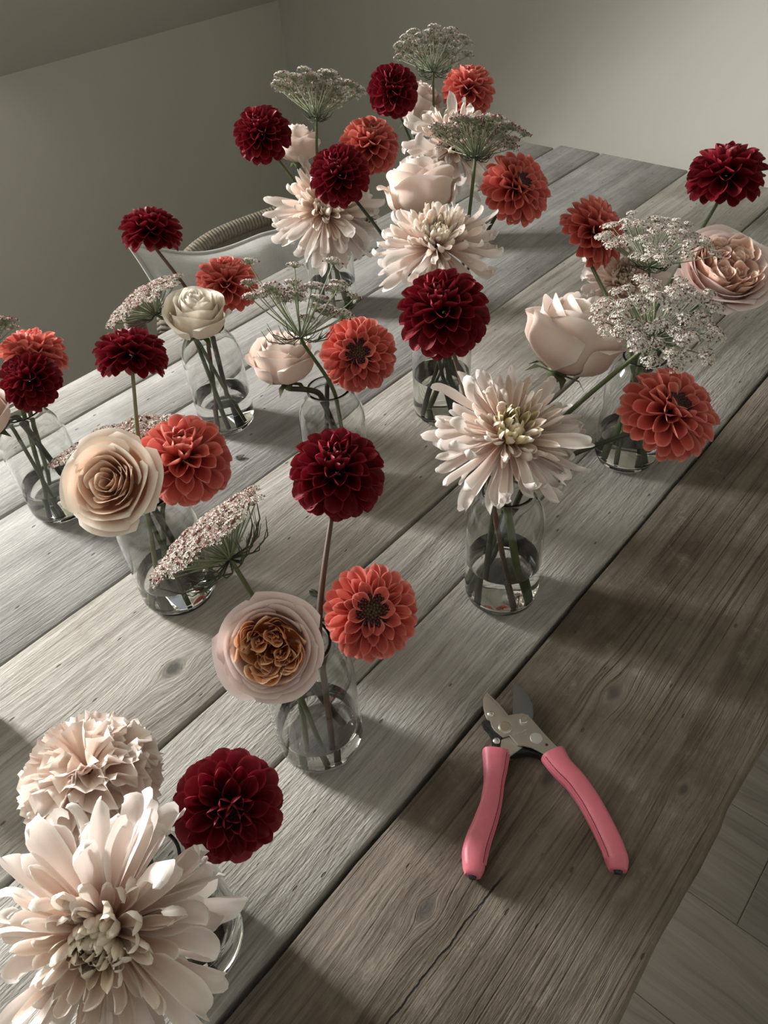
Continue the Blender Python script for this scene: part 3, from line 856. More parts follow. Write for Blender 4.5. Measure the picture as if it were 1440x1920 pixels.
def english_set(mo, mi):
    out = []
    N = 16
    for k in range(N):
        t = k / (N - 1)
        out.append(rose_petal('petal', mo, .60 + .14 * t, .74 - .18 * t, .06 + .24 * t ** 1.3, .95 - .10 * t, .03 + .08 * t, k * 2.4, .02, 200 + k, nu=10, point=.04 * t))
    r_ = random.Random(5)
    for L in range(4):                       # quartered heart: nested folded sheets round four centres
        pa = L * PI / 2 + .5 + r_.uniform(-.25, .25)
        cd = r_.uniform(.24, .34)
        cx, cy = cd * math.cos(pa), cd * math.sin(pa)
        nk = r_.choice((7, 8, 9))
        for k in range(nk):
            rad = .03 + r_.uniform(.036, .042) * k
            span = r_.uniform(.8, 1.5)
            mid = pa + r_.uniform(-.6, .6) + (PI + r_.uniform(-.6, .6) if k < 5 and k % 2 == 0 else 0)
            fq, f2, tall = r_.uniform(3, 8), r_.uniform(0, 6), r_.uniform(.48, .62)
            vs_, uv, fs = [], [], []
            nu, nv = 12, 5
            for j in range(nv + 1):
                v = j / nv
                for i in range(nu + 1):
                    u = 2 * i / nu - 1
                    q = mid + u * span
                    rr = rad * (1 + .3 * (v - 1)) + .026 * math.sin(fq * u + f2) * v + .035 * v * v
                    z = .14 + v * (tall + .012 * k - .07 * abs(u) ** 2 + .03 * math.sin(5 * u + f2))
                    vs_.append((cx + rr * math.cos(q), cy + rr * math.sin(q), z))
                    uv.append((i / nu, .1 + .9 * v))
            for j in range(nv):
                for i in range(nu):
                    a = j * (nu + 1) + i
                    fs.append((a, a + 1, a + nu + 2, a + nu + 1))
            out.append(mesh('inner_petal', vs_, fs, uv, True, [mi]))
    for k in range(22):                      # folded petals that fill the heart and its rim
        t = k / 21
        out.append(rose_petal('inner_petal', mi, .06 + .54 * t, .58 + .10 * t + .05 * (k % 3), .03, .5 + .5 * (1 - t), .01, k * 2.4, .04 * (k % 2), 300 + k, nu=8, nv=5, z0=.03, lean=.10 * (-1) ** k))
    return out
RS = {('bud', 'ros_cream'): rose_set(M['ros_cream'], 'bud'), ('bud', 'ros_blush'): rose_set(M['ros_blush'], 'bud'), ('open', 'ros_peach'): rose_set(M['ros_peach'], 'open'),
      ('eng', 'eng_in'): english_set(M['eng_out'], M['eng_in']), ('eng', 'eng_in2'): english_set(M['eng_out'], M['eng_in2'])}
def rose(form, mk, pos, D, n, vase, jit, label, group, spin, dark=True):
    root = root_for('rose', vase, pos, jit)
    tag(root, label, 'rose', group)
    rel0 = Vector(root.location)
    P = Vector(pos); Q = frame(n, spin)
    R = D / 2
    k, zc = {'bud': (1.20, .68), 'open': (.95, .55), 'eng': (.98, .45)}[form]
    s = R * k
    axv = Q @ Vector((0, 0, 1))
    org = P - axv * s * zc
    m = Q.to_4x4() @ Matrix.Scale(s, 4)
    m.translation = org - rel0
    for me in RS[(form, mk)]:
        obj('petal' if me.name.startswith('petal') else 'inner_petal', me, root, m.copy())
    g = Geo()
    g.tube([org - rel0 + axv * (s * a) for a in (-.20, -.10, .0, .10)], [0.0028, s * .13, s * .18, s * .16], 10)
    for q in range(5):                       # sepals
        d = Q @ Vector((math.cos(q * 1.257), math.sin(q * 1.257), 0))
        sd = axv.cross(d)
        b = org - rel0
        pts = [b + d * s * .12, b + d * s * .42 + axv * s * .02, b + d * s * .62 - axv * s * .14]
        g.add([pts[0] - sd * s * .09, pts[0] + sd * s * .09, pts[1] + sd * s * .08, pts[1] - sd * s * .08, pts[2]], [(0, 1, 2, 3), (3, 2, 4)])
    g.build('calyx', [M['stem_green']], root, True)
    stem(root, rel0, org - axv * s * .16, n, vase, 0.0026, 0.0032, M['stem_dark'] if dark else M['stem_green'], jit, bow=.6)
    return root

# ---- carnation
def carn_set():
    out = []
    for k in range(8):
        r_ = random.Random(70 + k)
        nx, ny = 18, 6
        vs_, uv, fs = [], [], []
        p1, p2, fr = r_.uniform(0, 6), r_.uniform(0, 6), r_.uniform(5, 8)
        for j in range(ny + 1):
            v = j / ny
            w = .05 + .46 * v ** 1.4
            for i in range(nx + 1):
                u = 2 * i / nx - 1
                ln = v * (1 - .16 * u * u * v)
                if j == ny: ln *= 1 + (.035 if i % 2 else -.03) + r_.uniform(-.01, .01)
                z = .17 * v * v * math.sin(fr * u + p1) + .07 * v ** 3 * math.sin(15 * u + p2) - .18 * v ** 2.5
                vs_.append((u * w, ln, z)); uv.append((i / nx, v))
        for j in range(ny):
            for i in range(nx):
                a = j * (nx + 1) + i
                fs.append((a, a + 1, a + nx + 2, a + nx + 1))
        out.append(mesh('petal', vs_, fs, uv, True, [M['car']]))
    return out
def carnation(pos, D, n, vase, jit, label):
    S = carn_set()
    r_ = random.Random(12)
    root = root_for('carnation', vase, pos, jit)
    tag(root, label, 'carnation')
    rel0 = Vector(root.location)
    P = Vector(pos); Q = frame(n, .3); R = D / 2
    axv = Q @ Vector((0, 0, 1))
    cen = P - axv * R * .22 - rel0
    for cnt, t0, L in ((7, 18, .72), (10, 44, .84), (11, 66, .95), (11, 86, 1.02), (8, 106, .95)):
        for k in range(cnt):
            th = math.radians(t0 + r_.uniform(-9, 9)); ph = 2 * PI * k / cnt + r_.uniform(-.25, .25) + t0
            place(r_.choice(S), 'petal', root, cen + Q @ (sph(th, ph) * R * .05), Q, sph(th, ph), -sph(th + PI / 2, ph), R * L * r_.uniform(.9, 1.08), R * r_.uniform(.95, 1.2), r_.uniform(-.5, .5))
    g = Geo()
    g.tube([cen + axv * (R * a) for a in (-.62, -.55, -.35, -.1, .1)], [0.0025, 0.005, 0.0062, 0.0066, 0.0075], 12)
    g.build('calyx', [M['stem_green']], root, True)
    stem(root, rel0, cen + rel0 - axv * R * .55, n, vase, 0.0026, 0.0028, M['stem_dark'], jit)
    return root

# ---- wild carrot
def umbellets(white, pink, n_var=4):
    out = []
    for k in range(n_var):
        r_ = random.Random(400 + k + int(white * 100))
        g = Geo()
        NF = 66
        for i in range(NF):
            f = (i + .5) / NF
            rr = math.sqrt(f) * r_.uniform(.92, 1.08)
            q = i * GA
            p = Vector((rr * math.cos(q), rr * math.sin(q), -.30 * rr * rr + r_.uniform(-.08, .10)))
            g.tube([(0, 0, -.62), p * .6 + Vector((0, 0, -.2)), p], .011, 3, 3, False)
            s = r_.uniform(.10, .165)
            x = r_.random()
            mi = 0 if x < white else (1 if x < white + pink else 2)
            up = (p + Vector((0, 0, .9))).normalized()
            a = up.orthogonal().normalized(); b = up.cross(a)
            if mi == 0 or x > .97:                # five-petalled floret
                vs_, fs = [p - up * s * .3], []
                for w in range(5):
                    q2 = w * 1.2566 + r_.random()
                    d1 = a * math.cos(q2 - .5) + b * math.sin(q2 - .5); d2 = a * math.cos(q2 + .5) + b * math.sin(q2 + .5); d0 = a * math.cos(q2) + b * math.sin(q2)
                    vs_ += [p + d1 * s * .8 + up * s * .25, p + d0 * s * 1.25 + up * s * .15, p + d2 * s * .8 + up * s * .25]
                    fs += [(0, 1 + 3 * w, 2 + 3 * w, 3 + 3 * w)]
                g.add(vs_, fs, mi)
            else:                                 # bud
                s *= .75
                g.add([p + up * s, p + a * s, p + b * s, p - a * s, p - b * s, p - up * s], [(0, 1, 2), (0, 2, 3), (0, 3, 4), (0, 4, 1), (5, 2, 1), (5, 3, 2), (5, 4, 3), (5, 1, 4)], mi)
        out.append(mesh('umbellet', g.v, g.f, None, False, [M['umb_white'], M['umb_pink'], M['umb_maroon'], M['umb_green']], g.m))
    return out
US = {'pink': umbellets(.50, .30), 'white': umbellets(.72, .14), 'green': umbellets(.62, .08), 'dark': umbellets(.36, .24)}
def umbel(form, pos, D, n, vase, jit, label, group, seed, smat, NR=40, size=.115, dome=.20, depth=.40, air=0.0, bracts=12, bl=.36):
    r_ = random.Random(seed)
    root = root_for('wild_carrot', vase, pos, jit)
    tag(root, label, 'wild carrot', group)
    rel0 = Vector(root.location)
    P = Vector(pos); Q = frame(n, r_.uniform(0, 6)); R = D / 2
    axv = Q @ Vector((0, 0, 1))
    hub = Vector((0, 0, -depth * D))
    gr = Geo()
    for k in range(NR):
        f = (k + .5) / NR
        rr = R * .97 * math.sqrt(f) * r_.uniform(.9, 1.05)
        q = k * GA + r_.uniform(-.15, .15)
        e = Vector((rr * math.cos(q), rr * math.sin(q), -dome * R * (rr / R) ** 2 + r_.uniform(-.5, .5) * air * D + r_.uniform(-.015, .015) * D))
        mid = hub.lerp(e, .5) + Vector((math.cos(q), math.sin(q), 0)) * rr * .13 - Vector((0, 0, .02 * D))
        s = size * D * r_.uniform(.8, 1.12) * (1.0 - .12 * f)
        dr = ((e - mid).normalized() * .35 + Vector((0, 0, .9))).normalized()
        foot = e - dr * s * .58
        pts = hermite(hub, (mid - hub) * 1.5, foot, (foot - mid) * 1.5, 6)
        gr.tube([P - rel0 + Q @ p for p in pts], [.00075, .0007, .00062, .00055, .0005, .0005, .0005], 4, 0, False)
        m = (Q @ frame(dr, r_.uniform(0, 6))).to_4x4() @ Matrix.Scale(s, 4)
        m.translation = P - rel0 + Q @ e
        obj('umbellet', r_.choice(US[form]), root, m)
    gr.build('rays', [M['umb_green']], root, True)
    gb = Geo()
    for k in range(bracts):
        q = 2 * PI * k / bracts + r_.uniform(-.2, .2)
        d = Vector((math.cos(q), math.sin(q), 0))
        L = bl * R * r_.uniform(.8, 1.2)
        dn = r_.uniform(-.5, .5)
        pts = [hub, hub + d * L * .4 + Vector((0, 0, -.10 * L + dn * .1 * L)), hub + d * L * .8 + Vector((0, 0, .05 * L + dn * .3 * L)), hub + d * L * 1.0 + Vector((0, 0, .35 * L + dn * .4 * L))]
        gb.tube([P - rel0 + Q @ p for p in pts], [.0007, .0006, .0005, .0002], 4, 0, False)
        sd = d.cross(Vector((0, 0, 1)))
        for sgn in (-1, 1):
            b0 = pts[1]
            e2 = b0 + (d * .5 + sd * sgn * .35) * L * .7 + Vector((0, 0, .3 * L * r_.uniform(.4, 1.2)))
            gb.tube([P - rel0 + Q @ p for p in (b0, b0.lerp(e2, .55) - Vector((0, 0, .06 * L)), e2)], [.0005, .00045, .0002], 4, 0, False)
    gb.build('bracts', [M['umb_bract']], root, True)
    stem(root, rel0, P + Q @ hub, n, vase, 0.0016, 0.0022, smat, jit, bow=.9)
    return root

# ------------------------------------------------------------------ the flowers: place above the table top, width, facing direction
VP = {k: v[0] for k, v in VASES.items()}
def up(p): return Vector((p[0], p[1], p[2] + TH))
# stem routes: angle and distance from the axis at the mouth, angle at the floor, bow under the head
ROUTE = [(0.898, 0.0145, 2.898, 0.2), (4.488, 0.0145, 0.205, 0.5), (3.142, 0.009, 4.542, 0.2), (3.142, 0.009, 5.742, 0.2), (1.346, 0.0145, 3.346, 0.2), (5.834, 0.0145, 4.434, 0.2), (2.693, 0.0145, 4.093, 0.2), (4.488, 0.0145, 0.205, 1.2), (5.386, 0.0145, 1.702, 0.2), (4.039, 0.009, 2.639, 1.2), (1.795, 0.009, 4.395, 0.2), (5.834, 0.009, 1.551, 0.2), (0.898, 0.009, 3.498, 0.2), (4.039, 0.009, 0.356, 0.2), (2.693, 0.0145, 4.093, 0.2), (4.937, 0.009, 0.654, 0.2), (2.693, 0.0145, 4.093, 0.2), (0.898, 0.0145, 3.498, 0.2), (3.142, 0.0145, 5.142, 0.2), (2.693, 0.009, 5.293, 0.2), (0.898, 0.0145, 2.898, 0.2), (4.488, 0.0145, 0.205, 0.2), (4.488, 0.0145, 0.205, 0.2), (3.59, 0.0145, 4.99, 0.2), (0.0, 0.0145, 2.6, 0.2), (5.386, 0.0145, 1.102, 0.2), (1.795, 0.0145, 4.395, 0.2), (4.488, 0.009, 0.205, 0.2), (3.142, 0.009, 5.142, 0.2), (0.0, 0.0145, 2.6, 0.5), (1.795, 0.0145, 3.195, 0.2), (1.346, 0.009, 3.946, 0.2), (3.142, 0.0145, 1.142, 0.2), (2.244, 0.0145, 0.244, 0.2), (5.834, 0.0145, 3.834, 0.2), (1.346, 0.0145, 5.63, 0.2), (4.039, 0.0145, 2.039, 0.2), (3.59, 0.009, 4.99, 0.2), (2.244, 0.0145, 4.244, 0.2), (5.834, 0.0145, 2.151, 0.2), (1.346, 0.0145, 2.746, 0.2), (0.449, 0.0145, 1.849, 0.2), (2.693, 0.0145, 4.693, 0.2), (3.59, 0.0145, 6.19, 0.2), (5.834, 0.0145, 1.551, 0.2), (1.795, 0.009, 3.195, 0.2), (0.449, 0.009, 2.449, 0.2)]
BG, CG, SG, RG, UG = 'burgundy ball dahlias', 'coral dahlias', 'cream and blush chrysanthemums', 'pale roses', 'wild carrot umbels'
dahlia('bur', 'flat', up((0.0777, 0.2233, 0.1662)), 0.0679, (-0.245, -0.662, 0.709), VP['V1'], ROUTE[0], 'dark burgundy dahlia with blunt spread petals, leaning from the vase of the carnation', BG, M['stem_green'], 11)
chrysanthemum(up((-0.0113, 0.2124, 0.1873)), 0.1222, (-0.434, -0.435, 0.789), VP['V1'], ROUTE[1], 'huge cream chrysanthemum with broad blush petals beside the pale carnation', SG, 12, .85, .1)
carnation(up((0.037, 0.308, 0.178)), 0.080, (0.106, 0.286, 0.952), VP['V1'], ROUTE[2], 'pale peach carnation with frilled serrated petals')
rose('eng', 'eng_in', up((0.1662, 0.2764, 0.1849)), 0.0712, (-0.488, -0.539, 0.686), VP['V2'], ROUTE[3], 'open pink garden rose with a quartered orange heart', RG, 5.18)
dahlia('cor', 'open', up((0.246, 0.258, 0.16)), 0.074, (-0.289, -0.499, 0.817), VP['V2'], ROUTE[4], 'flat coral dahlia with a dark open centre beside the orange-hearted rose', CG, M['stem_green'], 15)
dahlia('bur', 'ball', up((0.293, 0.328, 0.23)), 0.075, (-0.053, -0.189, 0.981), VP['V2'], ROUTE[5], 'burgundy dahlia on a tall bare stem above the orange-hearted rose', BG, M['stem_brown'], 16)
umbel('pink', up((0.179, 0.347, 0.25)), 0.097, (-0.129, 0.645, 0.754), VP['V2'], ROUTE[6], 'pinkish umbel tilted on edge with dark wispy bracts, above the orange-hearted rose', UG, 17, M['stem_green'], NR=52, size=0.105, dome=0.15, depth=0.33, bracts=16, bl=0.85)
rose('open', 'ros_peach', up((0.1872, 0.4869, 0.2081)), 0.0757, (-0.526, -0.378, 0.762), VP['V3'], ROUTE[7], 'open peach rose with swirled cream-edged petals', RG, 6.66)
dahlia('cor', 'dome', up((0.2538, 0.4777, 0.1957)), 0.0840, (0.006, -0.209, 0.978), VP['V3'], ROUTE[8], 'domed coral dahlia with cupped petals touching the open peach rose', CG, M['stem_green'], 19)
dahlia('bur', 'dome', up((0.2736, 0.549, 0.2634)), 0.0630, (0.433, 0.305, 0.848), VP['V3'], ROUTE[9], 'burgundy dahlia with drooping petals on a tall stem above the open peach rose', BG, M['stem_pale'], 20)
umbel('pink', up((0.2573, 0.5973, 0.1733)), 0.1337, (0.175, 0.487, 0.856), VP['V3'], ROUTE[10], 'pinkish umbel seen edge-on behind the open peach rose', UG, 21, M['stem_green'], NR=48, size=0.10, dome=0.22, depth=0.2)
dahlia('bur', 'ball', up((0.2346, 0.702, 0.1972)), 0.0627, (-0.46, -0.055, 0.886), VP['V4'], ROUTE[11], 'burgundy dahlia low over a vase rim, hiding part of a coral dahlia', BG, M['stem_green'], 22)
dahlia('cor', 'dome', up((0.2821, 0.7923, 0.1706)), 0.0760, (0.226, 0.118, 0.967), VP['V4'], ROUTE[12], 'coral dahlia half hidden behind a low burgundy dahlia', CG, M['stem_green'], 23)
rose('bud', 'ros_blush', up((0.1776, 0.7012, 0.188)), 0.0567, (-0.281, -0.043, 0.959), VP['V4'], ROUTE[13], 'blush rose under the low burgundy dahlia that hides a coral one', RG, 8.88)
umbel('dark', up((0.239, 0.801, 0.229)), 0.094, (0.351, 0.51, 0.785), VP['V4'], ROUTE[14], 'wild carrot umbel above the coral dahlia that a burgundy dahlia half hides', UG, 25, M['stem_green'])
rose('bud', 'ros_cream', up((0.4294, 0.6792, 0.1877)), 0.0674, (-0.012, -0.158, 0.987), VP['V5'], ROUTE[15], 'ivory rose with an upright back petal and reflexed outer petals', RG, 9.62)
dahlia('cor', 'dome', up((0.514, 0.7296, 0.1763)), 0.0798, (0.117, -0.114, 0.987), VP['V5'], ROUTE[16], 'coral dahlia behind the ivory rose, in front of the cushion', CG, M['stem_green'], 27)
dahlia('bur', 'dome', up((0.464, 0.785, 0.247)), 0.072, (0.359, 0.238, 0.903), VP['V5'], ROUTE[17], 'burgundy dahlia standing in front of the cushion corner', BG, M['stem_brown'], 28)
umbel('pink', up((0.4078, 0.7557, 0.2027)), 0.1080, (-0.151, 0.482, 0.863), VP['V5'], ROUTE[18], 'pink-tinged umbel tilted away from the ivory rose', UG, 29, M['stem_green'], NR=46, size=0.10, dome=0.25, depth=0.3)
rose('bud', 'ros_blush', up((0.4176, 0.527, 0.191)), 0.0662, (0.082, 0.131, 0.988), VP['V6'], ROUTE[19], 'half-open blush rose with a curled outer petal below an airy green umbel', RG, 11.1)
dahlia('cor', 'open', up((0.491, 0.491, 0.172)), 0.083, (-0.451, -0.548, 0.704), VP['V6'], ROUTE[20], 'flat coral dahlia with a dark open centre below an airy green umbel', CG, M['stem_dark'], 31)
umbel('green', up((0.4252, 0.4909, 0.2637)), 0.1185, (0.584, 0.38, 0.718), VP['V6'], ROUTE[21], 'airy green umbel with loose separate clusters above a half-open blush rose', UG, 32, M['stem_green'], NR=30, size=0.088, dome=-0.25, depth=0.3, air=0.22, bracts=10, bl=0.6)
chrysanthemum(up((0.5529, 0.4326, 0.2857)), 0.1174, (-0.169, -0.221, 0.96), VP['V7'], ROUTE[22], 'cream chrysanthemum directly above the largest burgundy ball dahlia', SG, 33)
rose('bud', 'ros_blush', up((0.6406, 0.5233, 0.2889)), 0.0775, (0.289, 0.316, 0.904), VP['V7'], ROUTE[23], 'large cupped blush rose just above a cream chrysanthemum', RG, 12.58)
dahlia('cor', 'flat', up((0.714, 0.448, 0.281)), 0.081, (-0.075, -0.673, 0.736), VP['V7'], ROUTE[24], 'coral dahlia turned aside on a dark bent stem over bare table boards', CG, M['stem_dark'], 35)
umbel('dark', up((0.69, 0.486, 0.343)), 0.102, (0.505, 0.309, 0.751), VP['V7'], ROUTE[25], 'umbel with dark maroon flower buds on top', UG, 36, M['stem_green'], NR=46, size=0.095, dome=0.15, depth=0.3)
dahlia('bur', 'ball', up((0.624, 0.628, 0.29)), 0.071, (-0.447, -0.181, 0.876), VP['V7'], ROUTE[26], 'burgundy dahlia hanging in front of a cream chrysanthemum by the chair', BG, M['stem_dark'], 37)
chrysanthemum(up((0.724, 0.76, 0.189)), 0.158, (-0.359, -0.507, 0.784), VP['V8'], ROUTE[27], 'cream chrysanthemum with long dangling petals in the vase by the wicker chair', SG, 38, .7, .42)
dahlia('bur', 'ball', up((0.715, 0.861, 0.273)), 0.08, (-0.382, -0.197, 0.903), VP['V8'], ROUTE[28], 'burgundy dahlia in the vase by the wicker chair, against the wall', BG, M['stem_green'], 39)
dahlia('cor', 'dome', up((0.816, 0.754, 0.248)), 0.085, (-0.103, -0.296, 0.95), VP['V8'], ROUTE[29], 'coral dahlia in the vase by the wicker chair', CG, M['stem_green'], 40)
rose('bud', 'ros_blush', up((0.816, 0.904, 0.222)), 0.066, (0.293, 0.178, 0.939), VP['V8'], ROUTE[30], 'small blush rosebud between a burgundy dahlia and an umbel stem', RG, 15.17)
umbel('white', up((0.763, 0.791, 0.329)), 0.114, (0.522, 0.320, 0.801), VP['V8'], ROUTE[31], 'whitish umbel with a flat top and bare green rays, above the small blush rosebud', UG, 42, M['stem_green'], NR=40, size=0.105, dome=0.05, depth=0.36)
chrysanthemum(up((0.954, 0.709, 0.216)), 0.15, (-0.179, -0.493, 0.851), VP['V9'], ROUTE[32], 'cream chrysanthemum behind the umbel with maroon buds', SG, 43)
dahlia('bur', 'flat', up((0.962, 0.834, 0.271)), 0.081, (-0.397, -0.531, 0.749), VP['V9'], ROUTE[33], 'nearly black burgundy dahlia in front of a mostly hidden peach rose', BG, M['stem_green'], 44)
dahlia('cor', 'dome', up((1.108, 0.798, 0.244)), 0.089, (0.006, -0.209, 0.978), VP['V9'], ROUTE[34], 'coral dahlia in the vase nearest the room corner', CG, M['stem_green'], 45)
rose('bud', 'ros_blush', up((1.059, 0.865, 0.222)), 0.081, (0.216, -0.17, 0.961), VP['V9'], ROUTE[35], 'peach rose mostly hidden behind a nearly black burgundy dahlia', RG, 17.02)
umbel('white', up((1.018, 0.8, 0.326)), 0.119, (0.5, 0.368, 0.790), VP['V9'], ROUTE[36], 'highest grey-green umbel, in the vase nearest the room corner', UG, 47, M['stem_green'], NR=34, size=0.10, dome=0.1, depth=0.36, air=0.04, bracts=14, bl=0.55)
chrysanthemum(up((0.4161, 0.2541, 0.2217)), 0.1261, (-0.26, -0.361, 0.896), VP['V10'], ROUTE[37], 'cream chrysanthemum with a yellow heart and twisted spidery petals', SG, 48, .68, .15, 'in')
dahlia('bur', 'ball', up((0.44, 0.34, 0.294)), 0.077, (-0.281, -0.043, 0.959), VP['V10'], ROUTE[38], 'largest burgundy ball dahlia, round and densely petalled', BG, M['stem_brown'], 49)
dahlia('cor', 'flat', up((0.504, 0.162, 0.231)), 0.082, (0.028, -0.457, 0.889), VP['V10'], ROUTE[39], 'coral dahlia leaning out over the dark-stained table board', CG, M['stem_dark'], 50)
rose('bud', 'ros_blush', up((0.5191, 0.2606, 0.258)), 0.0834, (0.48, -0.137, 0.867), VP['V10'], ROUTE[40], 'large blush rose lying sideways beside the lower lacy umbel', RG, 18.87)
umbel('white', up((0.4921, 0.1795, 0.3226)), 0.1026, (-0.117, -0.177, 0.977), VP['V10'], ROUTE[41], 'lower of two lacy white umbels, overlapping the salmon garden rose', UG, 52, M['stem_green'], NR=54, size=0.072, dome=0.3, depth=0.3, air=0.12)
dahlia('cor', 'dome', up((0.755, 0.37, 0.237)), 0.082, (0.48, -0.583, 0.656), VP['V11'], ROUTE[42], 'coral dahlia partly covered by the upper lacy umbel', CG, M['stem_green'], 53)
umbel('white', up((0.6451, 0.2563, 0.3053)), 0.1085, (0.05, -0.036, 0.998), VP['V11'], ROUTE[43], 'upper of two lacy white umbels, between coral dahlia and salmon garden rose', UG, 54, M['stem_green'], NR=50, size=0.070, dome=0.2, depth=0.32, air=0.12)
rose('eng', 'eng_in2', up((0.7363, 0.2174, 0.2402)), 0.0967, (-0.252, -0.355, 0.9), VP['V11'], ROUTE[44], 'salmon pink garden rose with many ruffled inner petals', RG, 20.35)
dahlia('bur', 'dome', up((0.8022, 0.2615, 0.3049)), 0.0777, (0.097, 0.152, 0.984), VP['V11'], ROUTE[45], 'burgundy dahlia tilted up against the bright wall, above the salmon garden rose', BG, M['stem_green'], 56)
chrysanthemum(up((0.781, 0.339, 0.176)), 0.104, (-0.518, -0.23, 0.824), VP['V11'], ROUTE[46], 'pale chrysanthemum almost hidden beneath the upper lacy umbel', SG, 57)

# ------------------------------------------------------------------ pruners lying on the dark board (millimetre outlines on the table)
ST = plain('polished_steel', (0.58, 0.56, 0.50), 0.32, 1.0, var=0.12, vscale=60)
ST2 = plain('dark_blade_steel', (0.20, 0.21, 0.21), 0.42, 0.9, var=0.15, vscale=80)
SCR = plain('bright_screw', (0.72, 0.71, 0.68), 0.25, 1.0)
BLK = plain('black_plastic', (0.012, 0.012, 0.013), 0.4)
PINK = plain('pink_leather', (0.62, 0.155, 0.205), 0.42, bump=0.12, bscale=900, var=0.08, vscale=120)
THR = plain('dark_red_thread', (0.12, 0.012, 0.02), 0.7)
pr = empty('pruning_shears', (0.29, 0.15, TH))
tag(pr, 'open pruning shears with pink leather handles on the dark board', 'shears')
PR0 = Vector((0.29, 0.15, 0))
def plate(name, pts, z0, z1, mat, bev=0.0006):
    pts = [Vector((a / 1000, b / 1000, 0)) - PR0 for a, b in pts]
    area = sum(pts[i].x * pts[(i + 1) % len(pts)].y - pts[(i + 1) % len(pts)].x * pts[i].y for i in range(len(pts)))
    if area < 0: pts.reverse()
    b = bmesh.new()
    lo_ = [b.verts.new((p.x, p.y, z0)) for p in pts]
    f = b.faces.new(lo_)
    r = bmesh.ops.extrude_face_region(b, geom=[f])
    vs_ = [e for e in r['geom'] if isinstance(e, bmesh.types.BMVert)]
    bmesh.ops.translate(b, verts=vs_, vec=(0, 0, z1 - z0))
    bmesh.ops.recalc_face_normals(b, faces=b.faces)
    if bev:
        bmesh.ops.bevel(b, geom=[e for e in b.edges if abs(e.verts[0].co.z - e.verts[1].co.z) < 1e-6], offset=bev, segments=2, affect='EDGES')
    me = bpy.data.meshes.new(name); b.to_mesh(me); b.free()
    me.materials.append(mat)
    return obj(name, me, pr)
def disc(name, x, y, r, z0, z1, mat, seg=28, parent=pr, dome=0.0):
    vs_, fs = lathe([(r, z0), (r, z1 - r * .12), (r * .9, z1), (r * .45, z1 + dome), (0, z1 + dome)], seg)
    me = mesh(name, vs_, fs, None, True, [mat]); fix(me)
    try: me.set_sharp_from_angle(angle=math.radians(35))
    except Exception: pass
    return obj(name, me, parent, Matrix.Translation((x / 1000 - PR0.x, y / 1000 - PR0.y, 0)))
plate('cutting_blade', [(346.3, 189.9), (347.2, 182.5), (343.4, 172.4), (338.2, 164.3), (330.5, 158.4), (324.3, 155.9), (314.7, 157.9), (308, 163), (313.0, 169.0), (319.4, 172.3)], 0.0095, 0.0118, ST2, 0.0004)
plate('anvil_jaw', [(320.6, 201.7), (315.1, 200.9), (308.4, 196.1), (302.6, 190.3), (299.8, 186.2), (300.3, 183.1), (297.0, 179.6), (294.9, 174.8), (294.2, 165.9), (299.2, 162.7), (298.2, 159.6), (296.2, 152.5), (298.6, 147.7), (301.3, 141.4), (302.4, 134.1), (303.0, 127.5), (303.7, 117.0), (314.6, 117.0), (315.7, 128.3), (319.5, 141.7), (323.5, 154.0), (325.5, 161.0), (323.9, 165.8), (315.5, 173.6), (312.8, 174.4), (317.0, 189.2), (320.0, 197.3)], 0.0118, 0.0142, ST)
plate('anvil_edge', [(322.6, 202.0), (319.4, 201.2), (316.6, 188.5), (311.8, 174.4), (314.6, 173.0), (319.6, 187.4)], 0.0060, 0.0136, ST, 0.0004)
plate('blade_tang', [(292.9, 166.5), (300.4, 163.3), (303, 158), (297.7, 153.3), (298.8, 148.3), (294.2, 149.3), (285.6, 151.7), (277.9, 153.1), (272, 154), (270, 162), (276.5, 163.9), (285.0, 161.9)], 0.0092, 0.0116, ST)
plate('safety_catch', [(296.3, 188.8), (300.7, 186.3), (301.3, 183.7), (298.1, 180.2), (295.7, 174.4), (295.2, 166.5), (292.4, 166.2), (285.9, 163.5), (282.7, 166.2), (284.6, 170.0), (289.4, 173.7), (292.9, 179.1), (294.1, 185.1)], 0.0055, 0.0128, BLK)
plate('spring_strap', [(287.0, 152.5), (296.1, 153.0), (301.7, 149.2), (304.4, 142.8), (305.5, 135.5), (306.1, 120.8), (303.0, 120.5), (301.3, 136.0), (298.3, 142.1), (292.5, 148.0)], 0.0020, 0.0100, BLK)
disc('screw', 305.7, 186.4, 0.0028, 0.012, 0.0156, SCR, dome=0.0004)
disc('screw', 288.0, 168.0, 0.0030, 0.010, 0.0148, SCR, dome=0.0004)
disc('screw', 286.2, 156.7, 0.0023, 0.009, 0.0124, SCR, dome=0.0002)
disc('pivot_boss', 303.1, 169.5, 0.0058, 0.012, 0.0150, ST, dome=0.0003)
disc('pivot_cap', 303.1, 169.5, 0.0048, 0.014, 0.0155, plain('brass_tinted_steel', (0.55, 0.50, 0.40), 0.3, 1.0))
disc('bolt', 318.2, 160.6, 0.0034, 0.012, 0.0166, SCR)
disc('emblem_disc', 310.9, 143.3, 0.0055, 0.0125, 0.01455, plain('matt_steel', (0.50, 0.49, 0.46), 0.5, 0.8))
disc('rivet_hole', 311.2, 133.4, 0.0013, 0.0125, 0.01432, BLK)
g = Geo()                               # stamped lettering too fine to read
for (xa, ya), (xb, yb), cnt in (((301.1, 159.2), (313.1, 154.0), 14), ((304.5, 154.9), (309.4, 152.4), 7)):
    for i in range(cnt):
        s = i / (cnt - 1)
        x, y = (xa + (xb - xa) * s) / 1000 - PR0.x, (ya + (yb - ya) * s) / 1000 - PR0.y
        w = 0.00022 + 0.00012 * ((i * 7) % 3)
        g.box((x - w, y - .0004, .0140), (x + w, y + .0004, .01432))
